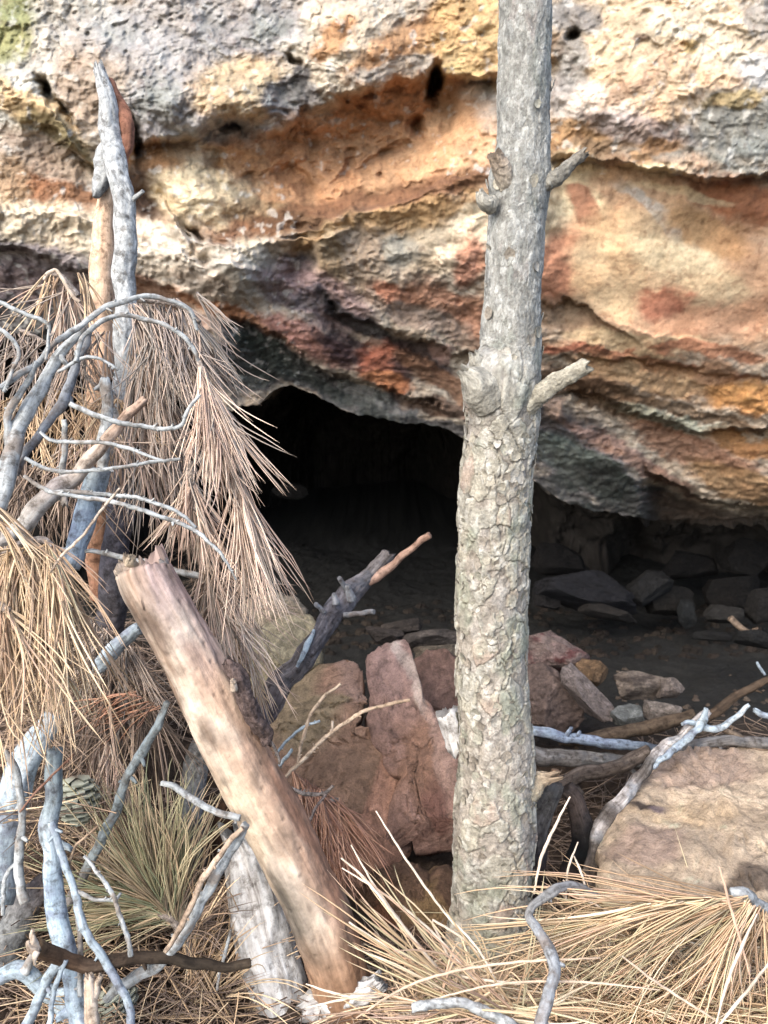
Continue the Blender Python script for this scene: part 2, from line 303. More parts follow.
    # ---- interior rows
    E = V[-1]; NI = 130
    Lp = lay(XC, [(-900, .3), (-250, .5), (0, .9), (120, 1.7), (250, 2.8), (450, 3.0), (540, 2.0), (590, 1.2), (650, .85), (768, .70), (1020, .5), (1700, .3)])
    a = np.linspace(0, 1, NI + 1)[1:, None] ** 1.15 * math.pi / 2
    zf = 0.05
    VI = np.zeros((NI, nc, 3)); VI[..., 0] = E[None, :, 0] * (1 + .15 * np.sin(a)); VI[..., 1] = E[None, :, 1] + Lp * np.sin(a) ** .8
    VI[..., 2] = zf + (E[None, :, 2] - zf + .05 * np.sin(2 * a)) * np.maximum(np.cos(a), 0) ** .6
    nn = fbm(VI * 3.2 + 50, 5); rr = ridged(VI * 7 + 20, 4)
    fade = ss(0, .12, np.linspace(0, 1, NI))[:, None]
    VI[..., 1] -= (nn * .10 + rr * .06) * fade; VI[..., 2] -= (nn * .06 + rr * .03) * fade * np.cos(a)
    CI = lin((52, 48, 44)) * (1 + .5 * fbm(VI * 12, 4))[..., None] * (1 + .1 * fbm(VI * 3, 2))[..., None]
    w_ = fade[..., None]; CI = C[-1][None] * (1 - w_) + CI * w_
    cave_shade = ss(560, 500, XC)[None, :, None] ; CI = CI * (1 - .6 * cave_shade * w_)  # inner wall colour darkened to stand for the deep cave's shade
    # ---- rows over the top: the slope above the ledge
    T = V[0]; NT = 60; s = np.linspace(1, 0, NT + 1)[:-1, None]
    VT = np.zeros((NT, nc, 3)); VT[..., 0] = T[None, :, 0] * (1 + s * .6); VT[..., 1] = T[None, :, 1] + 6 * s ** 1.6 - .1 * np.sin(s * 3); VT[..., 2] = T[None, :, 2] + 2.2 * s ** .8
    ft = ss(0, .2, s); VT[..., 1] -= fbm(VT * 2, 5) * .25 * ft; VT[..., 2] += fbm(VT * 2 + 9, 5) * .2 * ft
    CTp = lin((186, 176, 160)) * (1 + .35 * fbm(VT * 4, 4))[..., None]; CTp = C[0][None] * (1 - ft[..., None]) + CTp * ft[..., None]
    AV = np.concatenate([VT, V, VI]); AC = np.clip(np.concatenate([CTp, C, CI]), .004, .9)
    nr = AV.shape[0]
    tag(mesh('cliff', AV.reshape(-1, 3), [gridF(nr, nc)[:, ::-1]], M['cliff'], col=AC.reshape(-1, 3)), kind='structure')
build_cliff()

# ------------------------------------------------------------------ ground: one sheet
def gz(x, y):
    x = np.asarray(x, float); y = np.asarray(y, float)
    P = np.stack(np.broadcast_arrays(x, y, 0 * x), -1)
    z = .15 + .018 * fbm(P * 4, 3) + .006 * fbm(P * 22, 3)
    z = z + .36 * np.exp(-(((x + .62) / .34) ** 2 + ((y - 1.62) / .42) ** 2))        # brush mound, left
    z = z + .05 * np.exp(-((y - .85) / .30) ** 2)
    z = z + .05 * np.exp(-(((x - .45) / .4) ** 2 + ((y - .98) / .16) ** 2))
    z = z - .05 * ss(2.0, 2.6, y) * ss(4.5, 3, y)
    z = z + .08 * np.exp(-(((x + .05) / .28) ** 2 + ((y - 2.0) / .25) ** 2))
    return z
def axis(lo, a, b, hi, st, nf):
    return np.concatenate([lo + (a - lo) * (1 - (1 - np.linspace(0, 1, nf)[:-1]) ** 3), np.arange(a, b, st), b + (hi - b) * np.linspace(0, 1, nf) ** 3])
gx = axis(-60, -1.6, 1.9, 60, .009, 30); gy = axis(-60, .3, 3.8, 60, .009, 30)
X, Y = np.meshgrid(gx, gy); Z = gz(X, Y); P = np.stack([X, Y, Z], -1)
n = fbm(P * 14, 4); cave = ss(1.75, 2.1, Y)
C = lin((88, 74, 62)) * (1 + .5 * n)[..., None]; C = C * (1 - cave[..., None]) + lin((50, 50, 48)) * (1 + .2 * fbm(P * 40, 3))[..., None] * cave[..., None]  # dark cave sand, its colour lowered further for the cave's darkness
Z = Z + (.010 * fbm(P * 30, 3) + .010 * ss(.3, .1, worley(P * 22)[0])) * (1 - .75 * cave)
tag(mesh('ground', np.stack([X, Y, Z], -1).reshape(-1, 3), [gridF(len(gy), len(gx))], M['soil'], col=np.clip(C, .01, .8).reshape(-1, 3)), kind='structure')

# ------------------------------------------------------------------ tubes
def tint(c):
    c = lin(c); g = c.mean(); return np.clip((g + (c - g) * .5) * 1.25, 0, 1.2)
def tube(pts, nseg=None, ring=.5, rough=.10, jag=(.3, .3), seed=0, cols=None, fn=None, flat=1., close=(True, True), wob=.6):
    """pts: (px,py,r_px,depth). returns V,F,tc,col"""
    p = np.asarray(pts, float); d = p[:, 3]
    R = p[:, 2] / FPX * d; Q = np.concatenate([W(p[:, 0], p[:, 1], d), R[:, None]], 1)
    if cols is not None: Q = np.concatenate([Q, np.array([tint(c) for c in cols])], 1)
    Lt = np.linalg.norm(np.diff(Q[:, :3], axis=0), axis=1).sum(); rm = R.mean()
    n = int(np.clip(Lt / (rm * ring), 6, 1600)); S = crom(Q, n)
    if nseg is None: nseg = int(np.clip(10 + p[:, 2].max() * 1.6, 8, 64))
    if fn is None and wob > 0:
        T = nrm(np.gradient(S[:, :3], axis=0)); m1 = nrm(np.cross(T, FW + 1e-4)); m2 = np.cross(T, m1); LL = np.concatenate([[0], np.cumsum(np.linalg.norm(np.diff(S[:, :3], axis=0), axis=1))]) / max(rm, .0015)
        z0 = 0 * LL; e_ = ss(0, .1, LL / LL[-1]) * ss(1, .9, LL / LL[-1])
        w1 = perlin(np.stack([LL * .11, z0 + seed * 1.7, z0], -1)) + .5 * perlin(np.stack([LL * .3, z0 + seed * 2.3, z0 + 4], -1)); w2 = perlin(np.stack([LL * .11, z0 + seed, z0 + 9], -1))
        S[:, :3] += (m1 * w1[:, None] + m2 * w2[:, None]) * (wob * rm * e_)[:, None]
        S[:, 3] *= 1 + .16 * perlin(np.stack([LL * .2, z0 + seed * .7, z0 + 2], -1)) + .35 * np.maximum(perlin(np.stack([LL * .16, z0 + seed * .9, z0 + 6], -1)) - .35, 0)
    T = nrm(np.gradient(S[:, :3], axis=0)); n1 = nrm(np.cross(T, FW + 1e-4)); n2 = np.cross(T, n1)
    L = np.concatenate([[0], np.cumsum(np.linalg.norm(np.diff(S[:, :3], axis=0), axis=1))])
    ph = np.linspace(0, 2 * math.pi, nseg, endpoint=False)
    cs, sn = np.cos(ph)[None, :, None], np.sin(ph)[None, :, None]
    r = np.maximum(S[:, 3], 1e-4)[:, None, None]
    tc = np.concatenate([cs * rm + 0 * r, sn * rm + 0 * r, np.broadcast_to(L[:, None, None], (n, nseg, 1))], -1) + seed * 3.17
    if fn is not None: disp, col = fn(tc, ph, L, S)
    else:
        k = 1 / max(rm, .002)
        disp = rough * rm * (fbm(tc * np.array([.9, .9, .35]) * k, 3) + .5 * ridged(tc * np.array([2.2, 2.2, .5]) * k, 2))
        col = None
    rr = r[..., 0] + disp
    nd = n1[:, None] * cs * flat + n2[:, None] * sn
    V = S[:, None, :3] + nd * rr[..., None]
    for e, (i0, sg) in enumerate(((0, -1), (n - 1, 1))):      # broken, ragged ends
        jn = jag[e] * rm * fbm(tc[i0] * 1.6 / rm + 40 * e, 3)
        V[i0] = V[i0] + T[i0] * (sg * jn)[:, None]
    VV = V.reshape(-1, 3); F = [gridF(n, nseg, True)]; tcc = tc.reshape(-1, 3); base = len(VV)
    cc = np.broadcast_to(S[:, None, 4:7], (n, nseg, 3)).reshape(-1, 3) if cols is not None else np.ones((len(VV), 3))
    if col is not None: cc = col.reshape(-1, 3)
    ex, et, ec = [], [], []
    for e, i0 in enumerate((0, n - 1)):
        if not close[e]: continue
        ce = V[i0].mean(0); sg = -1 if e == 0 else 1; prev = i0 * nseg + np.arange(nseg)
        for q, f in enumerate((.82, .5)):
            rg = ce + (V[i0] - ce) * f + T[i0] * sg * rm * .12 * jag[e] * RG.normal(size=(nseg, 1)) + T[i0] * sg * rm * .10
            ex.append(rg); et.append(tc[i0] * f + .5); ec.append(cc[i0 * nseg:(i0 + 1) * nseg]); cur = base + np.arange(nseg); base += nseg
            a, b = prev, np.roll(prev, -1); c_, d_ = np.roll(cur, -1), cur
            F.append(np.stack([a, b, c_, d_] if e else [d_, c_, b, a], -1)); prev = cur
        ex.append(ce[None] + T[i0] * sg * rm * .08); et.append(tc[i0][:1] + .5); ec.append(cc[i0 * nseg:i0 * nseg + 1]); cidx = base; base += 1
        F.append(np.stack([prev, np.roll(prev, -1), np.full(nseg, cidx)] if e else [np.roll(prev, -1), prev, np.full(nseg, cidx)], -1))
    return (np.concatenate([VV] + ex), F, np.concatenate([tcc] + et), np.concatenate([cc] + ec))
def join(parts):
    V, F, t, c = [], [], [], []; o = 0
    for v, f, tt, cc in parts: V.append(v); F += [x + o for x in f]; t.append(tt); c.append(cc); o += len(v)
    return np.concatenate(V), F, np.concatenate(t), np.concatenate(c)
SEED = [1]
def stick(name, mat, pts, parent=None, label=None, cat=None, group=None, **k):
    SEED[0] += 1; v, f, t, c = tube(pts, seed=SEED[0], **k)
    if name == 'branch':                                                   # little broken side nubs and buds
        p = np.array(pts, float); ln = np.linalg.norm(np.diff(p[:, :2], axis=0), axis=1).sum(); rg = np.random.default_rng(SEED[0]); m = int(min(5, ln / (14 * p[:, 2].mean()))); ps_ = [(v, f, t, c)]
        cc_ = k.get('cols')
        for _ in range(m):
            i = rg.integers(0, len(p) - 1); u = rg.uniform(.2, .8); b0 = p[i] * (1 - u) + p[i + 1] * u; dr = p[i + 1, :2] - p[i, :2]; dr = dr / np.linalg.norm(dr); sd_ = rg.choice([-1, 1]); ndr = (dr * rg.uniform(.3, .9) + np.array([-dr[1], dr[0]]) * sd_); l = b0[2] * rg.uniform(1.3, 2.3)
            e = b0.copy(); e[:2] += ndr * l; r0 = b0[2] * rg.uniform(.3, .5)
            ps_.append(tube([(b0[0], b0[1], r0 * 1.4, b0[3]), tuple([*(b0[:2] * .4 + e[:2] * .6), r0, b0[3] - .002]), (e[0], e[1], r0 * .7, b0[3] - .003)], seed=SEED[0] + 7, rough=.3, jag=(0, 1.), wob=0, cols=[cc_[min(i, len(cc_) - 1)]] * 3 if cc_ else None))
        v, f, t, c = join(ps_)
    o = mesh(name, v, f, M[mat], parent, c, t); return tag(o, label, cat, group)

# ------------------------------------------------------------------ the standing pine trunk
def bark(tc, ph, L, S):
    up = ss(.95, .45, L / L[-1] * 1.35)[:, None] * 0 + ss(.30, .46, L / L[-1])[:, None]     # 0 above the knot, 1 below
    q = tc.copy(); q[..., 2] *= .62; qw = q + .004 * np.stack([fbm(q * 60 + s, 3) for s in (0, 30, 60)], -1)
    f1, f2, r1, _ = worley(qw * 42); g1, g2, r2, _ = worley(qw * 120 + 5)
    n = fbm(q * 40, 4); fine = fbm(q * 300, 3)
    crack = ss(.0, .05, f2 - f1); crack2 = ss(.0, .12, g2 - g1)
    on = ss(.36, .46, r1 + .25 * n)                                      # plates still on
    big = (.0018 * on + .0016 * r1) * crack * up
    small = (.0012 * r2 * crack2) * (.85 + .15 * up)
    disp = big + small + .0018 * n + .00035 * fine - .0010 * (1 - crack) * up
    lump = .004 * fbm(q * 9, 2); disp = disp + lump * .7
    base = lin((182, 179, 166)); col = np.broadcast_to(base, tc.shape).copy()
    def mx(c, a): nonlocal col; a = np.clip(a, 0, 1)[..., None]; col = col * (1 - a) + lin(c) * a
    mx((176, 176, 168), ss(-.1, .5, n)); mx((190, 184, 164), on * r1 * up * .7); mx((214, 212, 200), ss(.72, .86, r2) * .8)
    mx((186, 158, 142), ss(.86, .93, r1) * ss(-.2, .3, n) * .5); mx((166, 138, 124), (1 - on) * .22 * up); mx((150, 160, 140), ss(.15, .6, fbm(q * 22 + 60, 3)) * .5)
    mx((158, 164, 164), (1 - up) * .45); mx((196, 198, 192), (1 - up) * ss(.5, .9, r2) * .6); mx((140, 142, 136), (1 - up) * ss(.3, .1, r2) * .5)
    mx((104, 94, 86), (1 - crack) * (.25 + .25 * up) + (1 - crack2) * (.30 - .16 * up))
    col = col * (1 + .12 * fine)[..., None]
    return disp, col * 1.0
TR = [(526, -70, 26, 1.14), (526, 0, 26, 1.15), (525, 80, 26, 1.16), (524, 140, 26, 1.17), (520, 180, 31, 1.175), (517, 215, 29, 1.18), (515, 250, 28, 1.18), (512, 310, 29, 1.19), (510, 350, 31, 1.2), (503, 382, 38, 1.2), (502, 410, 36, 1.21), (501, 440, 34, 1.22), (496, 490, 34.5, 1.23), (491, 600, 33.5, 1.25), (491, 680, 34, 1.26), (496, 750, 35, 1.27), (495, 820, 38.5, 1.28), (493, 890, 38, 1.29), (490, 935, 41, 1.3), (488, 965, 47, 1.31), (487, 995, 54, 1.32)]
tr = empty('pine_tree', W(490, 950, 1.3), 'slender standing pine with grey flaking bark and sawn branch stubs in front of the cave', 'tree')
v, f, t, c = tube(TR, nseg=230, ring=.028, fn=bark, jag=(0, 0))
# loose bark scales lifting off the edges of the trunk
fl = []
for i in range(340):
    y = RG.uniform(30, 380) if i % 20 == 19 else RG.uniform(395, 930); k = np.interp(y, [p[1] for p in TR], range(len(TR))); p0 = np.array(TR[int(k)]) * (1 - k % 1) + np.array(TR[min(int(k) + 1, len(TR) - 1)]) * (k % 1)
    side = RG.choice([1, 1, -1]) if i < 110 else 0
    a = (0 if side == 1 else math.pi) + RG.normal() * .25 if side else RG.uniform(.1, 3.04)
    ce = W(p0[0], y, p0[3]); r = p0[2] / FPX * p0[3] + .0022
    no = nrm(RT * math.cos(a) - FW * math.sin(a)); tg = nrm(np.cross(no, [0, 0, 1.])); s = RG.uniform(.003, .0085); nn_ = 9
    aa = np.linspace(0, 2 * math.pi, nn_, endpoint=False); rad = s * RG.uniform(.7, 1.2, nn_)
    ring = ce + no * r + tg * (np.cos(aa) * rad)[:, None] + np.array([0, 0, 1.]) * (np.sin(aa) * rad * 1.2)[:, None] + no * ((np.sin(aa) * RG.uniform(-.0018, .003)) + RG.uniform(0, .0012))[:, None]
    V2 = np.concatenate([ring, ring * 1 - no * .0012 + (ring.mean(0) - ring) * .1, [ring.mean(0) + no * .0006]])
    i0 = np.arange(nn_); j0 = (i0 + 1) % nn_
    cl = np.broadcast_to(lin(RG.choice([(196, 190, 172), (178, 176, 160), (206, 202, 190), (168, 160, 146)])), V2.shape)
    fl.append((V2, [np.stack([i0, j0, j0 + nn_, i0 + nn_], -1), np.stack([i0, j0, np.full(nn_, 2 * nn_)], -1)], V2 * 1.0, cl))
v, f, t, c = join([(v, f, t, c)] + fl)
mesh('trunk', v, f, M['bark'], tr, c, t)
def bark_s(tc, ph, L, S):
    q = tc * 1.0; g1, g2, r2, _ = worley(q * 190); n = fbm(q * 60, 3)
    col = lin((184, 181, 168)) * (1 + .25 * n)[..., None] * (.7 + .3 * ss(0, .12, g2 - g1))[..., None] * (.9 + .2 * r2)[..., None]
    if len(S[0]) > 4: col = col * S[:, None, 4:7] / .75
    return .0014 * r2 * ss(0, .15, g2 - g1) + .0016 * n, col
def stub(pts, **k): SEED[0] += 1; v, f, t, c = tube(pts, nseg=60, ring=.1, fn=bark_s, seed=SEED[0], **k); return mesh('branch_stub', v, f, M['bark'], tr, c, t)
stub([(513, 198, 13, 1.172), (506, 180, 10.5, 1.148), (500, 165, 8.5, 1.138), (495, 154, 7.5, 1.13)], cols=[(225, 222, 218), (220, 205, 195), (215, 190, 175), (200, 170, 150)], jag=(0, .45))
stub([(492, 206, 9, 1.15), (484, 202, 7, 1.14), (480, 192, 4, 1.14)], jag=(0, .6))
stub([(540, 184, 9, 1.16), (556, 177, 7.5, 1.155), (568, 167, 6, 1.15), (584, 153, 4.5, 1.145)], cols=[(190, 190, 190), (170, 170, 172), (165, 165, 168), (170, 160, 155)], jag=(0, 1))
stub([(490, 398, 22, 1.18), (479, 386, 19, 1.165), (471, 378, 13, 1.155), (463, 372, 5, 1.15)], jag=(0, .8))
stub([(484, 385, 14, 1.18), (478, 366, 9, 1.17), (474, 354, 4, 1.165)], jag=(0, .8))
stub([(522, 408, 13, 1.185), (540, 394, 9.5, 1.17), (556, 382, 8.5, 1.16), (572, 374, 8, 1.15), (586, 366, 8, 1.145)], cols=[(210, 206, 195)] * 5, jag=(0, .7))
stub([(528, 786, 17, 1.27), (540, 780, 9, 1.265), (552, 777, 4, 1.26)], cols=[(210, 200, 180), (220, 195, 165), (225, 185, 150)], jag=(0, 2.))

# ------------------------------------------------------------------ rocks
def polyrock(name, label, outline, dfn, thick, col, group=None, cat='rock', cols=(), rough=1., nphi=150, pw=3.2, seed=None, cuts=5, jagg=.045, terr=3.2):
    SEED[0] += 1; sd = SEED[0] if seed is None else seed
    o = np.array(outline, float); ce = o.mean(0); a = np.arctan2(o[:, 1] - ce[1], o[:, 0] - ce[0]); ix = np.argsort(a); a = a[ix]; rr = np.linalg.norm(o - ce, axis=1)[ix]
    ph = np.linspace(-math.pi, math.pi, nphi, endpoint=False)
    R = np.interp(ph, np.concatenate([a - 2 * math.pi, a, a + 2 * math.pi]), np.tile(rr, 3))
    cq = np.stack([np.cos(ph), np.sin(ph), 0 * ph], -1) + sd; R = R * (1 + jagg * (fbm(cq * 2.5, 4) + .6 * ridged(cq * 4, 3) - .3))
    rho = np.concatenate([np.linspace(0.02, .8, 26), np.linspace(.82, 1, 16)]); h = np.maximum(1 - rho ** pw, 0) ** (1 / 2.2)
    rhob = rho[::-1][1::3]; hb = -np.maximum(1 - rhob ** 2.5, 0) ** .5
    RH = np.concatenate([rho, rhob]); H = np.concatenate([h, hb * 1.])
    px = ce[0] + RH[:, None] * R * np.cos(ph); py = ce[1] + RH[:, None] * R * np.sin(ph)
    V = W(px, py, dfn(px, py))
    A = W(*ce, dfn(*ce)); B = W(ce[0] + 10, ce[1], dfn(ce[0] + 10, ce[1])); Cc = W(ce[0], ce[1] + 10, dfn(ce[0], ce[1] + 10))
    nz = nrm(np.cross(B - A, Cc - A)); nz = nz * (1 if nz @ (-FW) > 0 else -1)
    V = V + nz * (H * thick)[:, None, None]
    sz = R.mean() / FPX * dfn(*ce); q = V / sz + sd * 7.7
    f1, f2, r1, cid = worley(q * 1.3 + .25 * fbm(q * 1.5, 2)[..., None])
    fac = _r[cid, :3] - .5
    disp = sz * rough * (.07 * fbm(q * 1.1, 3) + .07 * (ridged(q * 2.2, 4) - .4) + .045 * fbm(q * 7, 4) + .02 * ridged(q * 9, 4) + .12 * (fac * (q - np.floor(q) - .5)).sum(-1))
    V = V + nrm(V - (A - nz * thick * .3)) * disp[..., None]
    tn = fbm(q * 1.15 + 12, 4) * terr; tf = tn - np.floor(tn); tq = np.floor(tn) + ss(.0, .28, tf)      # broken steps
    V = V + nz * (sz * .055 * rough * (tq - tn.mean()))[..., None]
    rgc = np.random.default_rng(sd); e1 = nrm(B - A); e2 = np.cross(nz, e1); szt = np.array([R.mean() / FPX * dfn(*ce)] * 2 + [max(thick, 1e-4)])
    for _ in range(cuts):
        nn = rgc.normal(size=3); nn[2] = abs(nn[2]) * 1.3 + .25; nn = nrm(nn); hh = rgc.uniform(.5, .8) if cuts > 8 else rgc.uniform(.62, .9)
        loc = (V - A) @ np.stack([e1, e2, nz], -1) / szt; ex_ = np.maximum(loc @ nn - hh, 0)[..., None] * .92
        V = V - (ex_ * nn * szt) @ np.stack([e1, e2, nz], 0)
    crk = ss(.07, .0, np.abs(perlin(q * 1.7 + 40 + .35 * fbm(q * 4, 3)[..., None]))) * ss(-.2, .2, perlin(q * .8))
    V = V + nz * (sz * (.014 * fbm(q * 6, 3) + .012 * ridged(q * 12, 3) - .05 * crk))[..., None]
    C = np.broadcast_to(lin(col), V.shape) * (1 + .3 * fbm(q * 3, 4) + .18 * fbm(q * 14, 3))[..., None]
    wa = min(R.mean() * .18, 9); wx = px + wa * fbm(q * 2, 3); wy = py + wa * fbm(q * 2 + 9, 3)
    for (x, y, rx, ry, an, *cc) in cols:
        an = math.radians(an); dx = wx - x; dy = wy - y
        e = np.sqrt(((dx * math.cos(an) + dy * math.sin(an)) / rx) ** 2 + ((-dx * math.sin(an) + dy * math.cos(an)) / ry) ** 2)
        al = ss(1.3, .7, e)[..., None] * .9; C = C * (1 - al) + lin(cc) * al * (1 + .2 * fbm(q * 4, 3))[..., None]
    g_ = C.mean(-1, keepdims=True); C = (g_ + (C - g_) * .76) * 1.28 * np.array([1.0, .99, .92]) * (1 + .25 * ss(.1, .5, fbm(q * 5 + 3, 4)))[..., None]
    nr = len(RH); F = [gridF(nr, nphi, True)]
    V = np.concatenate([V.reshape(-1, 3), [V[0].mean(0), V[-1].mean(0)]]); C = np.concatenate([C.reshape(-1, 3), [C[0].mean(0), C[-1].mean(0)]])
    i = np.arange(nphi); j = (i + 1) % nphi; F.append(np.stack([j, i, np.full(nphi, nr * nphi)], -1)); b0 = (nr - 1) * nphi
    F.append(np.stack([b0 + i, b0 + j, np.full(nphi, nr * nphi + 1)], -1))
    ob = mesh(name, V, F, M['rock'], None, np.clip(C, .01, .85)); return tag(ob, label, cat, group)
def dim(c, k): return tuple(int(x * k) for x in c)
def pl(d0, y0=None, sl=0., sx=0., x0=0.): return lambda x, y: d0 + ((y - y0) * sl if y0 is not None else 0.) + (x - x0) * sx + 0 * np.asarray(x, float)
def rock(label, x, y, rx, ry, ang, d, col, group, cols=(), nphi=90, thick=None, rough=1.):
    SEED[0] += 1; sd = SEED[0]; rg = np.random.default_rng(sd + 900)
    nt_, np_ = 80, 130
    th = np.linspace(.02, math.pi - .02, nt_)[:, None]; ph = np.linspace(0, 2 * math.pi, np_, endpoint=False)[None]
    S = np.stack(np.broadcast_arrays(np.sin(th) * np.cos(ph), np.sin(th) * np.sin(ph), np.cos(th) + 0 * ph), -1)
    pts = S * 1.25
    base = [nrm(rg.normal(size=3)) for _ in range(9)] + [np.array(v, float) for v in ((1, 0, 0), (-1, 0, 0), (0, 1, 0), (0, -1, 0), (0, 0, 1), (0, 0, -1))]
    for i, n_ in enumerate(base):
        n_ = nrm(n_ + rg.normal(size=3) * (.22 if i > 8 else 0)); h = rg.uniform(.78, 1.0)
        ex = np.maximum(pts @ n_ - h, 0); pts = pts - ex[..., None] * n_
    q = pts * 1.4 + sd * 5.1; f1, f2, r1, cid = worley(q * 1.6 + .3 * fbm(q * 2, 2)[..., None])
    dsp = .05 * fbm(q * 1.5, 3) + .035 * fbm(q * 6, 4) + .05 * (r1 - .5) * ss(0, .12, f2 - f1) - .03 * ss(.7, .95, ridged(q * 2.5, 3))
    pts = pts + S * (dsp * rough)[..., None]
    an = math.radians(ang); e1 = RT * math.cos(an) - UP * math.sin(an); e2 = -(RT * math.sin(an) + UP * math.cos(an)); t_ = .35 * rg.uniform(.3, 1)
    e2 = nrm(e2 + FW * -t_); e3 = np.cross(e1, e2)
    a_, b_ = rx / FPX * d, ry / FPX * d; c_ = thick or (a_ * b_) ** .5 * .9
    V = W(x, y, d + c_ * .4) + pts[..., :1] * a_ * e1 + pts[..., 1:2] * b_ * e2 + pts[..., 2:] * c_ * e3
    C = np.broadcast_to(lin(col), V.shape) * (1 + .3 * fbm(q * 1.6, 4) + .2 * fbm(q * 9, 3) - .25 * ss(.1, .0, f2 - f1))[..., None]
    C = C * (1 + .5 * ss(.2, .6, fbm(q * 2.5 + 30, 4)))[..., None]
    if cols:
        for cc in cols:
            al = ss(-.1, .35, fbm(q * 1.1 + cc[0], 3))[..., None] * .8; C = C * (1 - al) + lin(cc[5:]) * al
    g_ = C.mean(-1, keepdims=True); C = (g_ + (C - g_) * .8) * 1.1
    V = np.concatenate([V.reshape(-1, 3), [V[0].mean(0), V[-1].mean(0)]]); C = np.concatenate([C.reshape(-1, 3), [C[0].mean(0), C[-1].mean(0)]])
    i = np.arange(np_); j = (i + 1) % np_; b0 = (nt_ - 1) * np_
    F = [gridF(nt_, np_, True), np.stack([j, i, np.full(np_, nt_ * np_)], -1), np.stack([b0 + i, b0 + j, np.full(np_, nt_ * np_ + 1)], -1)]
    return tag(mesh('rock', V, F, M['rock'], None, np.clip(C, .006, .85)), label, 'rock', group)

polyrock('rock', 'broad brown slab leaning left of the dark vertical gap below the cave mouth',
    [(318, 640), (340, 632), (356, 640), (362, 662), (364, 700), (357, 735), (374, 750), (396, 778), (411, 820), (406, 850), (392, 880), (352, 910), (300, 900), (270, 800), (262, 740), (285, 690)],
    pl(1.72, 640, -.0009), .07, (164, 124, 98), cols=[(300, 700, 40, 60, 0, 150, 130, 98), (350, 660, 18, 40, 0, 178, 140, 122), (390, 830, 26, 50, 0, 184, 132, 106), (330, 800, 50, 40, 0, 146, 112, 88), (340, 870, 50, 30, 0, 168, 104, 70)], rough=.8, nphi=300, pw=9)
polyrock('rock', 'tall pinkish slab with a pale ridge on its right edge standing beside the pine trunk',
    [(367, 662), (385, 652), (404, 645), (414, 668), (424, 700), (440, 730), (462, 770), (475, 830), (470, 925), (430, 930), (404, 900), (412, 860), (413, 820), (400, 785), (384, 762), (368, 742), (372, 705)],
    pl(1.70, 650, -.0010), .06, (156, 118, 104), cols=[(395, 680, 28, 36, 0, 172, 134, 124), (412, 690, 8, 60, -22, 196, 172, 160), (420, 780, 30, 50, 0, 150, 108, 84), (440, 850, 22, 60, 0, 126, 84, 72), (445, 760, 12, 50, -25, 176, 138, 122)], rough=.7, nphi=300, pw=9)
polyrock('rock', 'dark reddish rock behind the right edge of the tall pinkish slab', [(412, 660), (440, 652), (462, 664), (480, 700), (480, 790), (455, 775), (430, 720)], pl(1.85), .06, (124, 92, 80), rough=1.)
polyrock('rock', 'ochre and orange rock at the foot of the slabs behind the loose needles', [(352, 905), (370, 878), (400, 868), (430, 880), (462, 872), (480, 900), (475, 960), (420, 975), (370, 965)], pl(1.46), .07, (116, 86, 64), cols=[(380, 905, 22, 18, 0, 132, 82, 52), (428, 895, 24, 14, 0, 150, 118, 74), (400, 950, 50, 20, 0, 66, 54, 48)])
polyrock('rock', 'greenish tan block behind the charred branch under the needles', [(258, 640), (275, 622), (312, 620), (322, 650), (306, 690), (262, 706), (250, 680)], pl(1.78, 640, -.001), .07, (164, 150, 118), rough=.8)
polyrock('rock', 'pale grey brown stone on top of the greenish tan block', [(236, 612), (256, 597), (284, 597), (306, 610), (306, 624), (276, 632), (244, 640)], pl(1.86), .05, (162, 146, 124))
polyrock('boulder', 'large flat tan boulder on the right behind the pine needles',
    [(600, 905), (597, 858), (612, 822), (640, 786), (668, 764), (695, 757), (725, 763), (775, 757), (830, 770), (880, 830), (850, 905), (720, 915)], pl(1.66, 757, -.0026), .045, (196, 172, 146), cat='boulder',
    cols=[(700, 790, 60, 22, 0, 182, 154, 136), (640, 870, 40, 18, 0, 178, 150, 134), (680, 836, 60, 12, 0, 198, 170, 136), (760, 905, 60, 6, -3, 110, 94, 82), (640, 831, 14, 5, 0, 60, 48, 50), (654, 832, 8, 5, 0, 122, 104, 112)], rough=.55, nphi=320, pw=7, cuts=0, jagg=.02)  # lowest dark strip paints the boulder's shaded underside
RK = 'loose rocks in front of the cave'
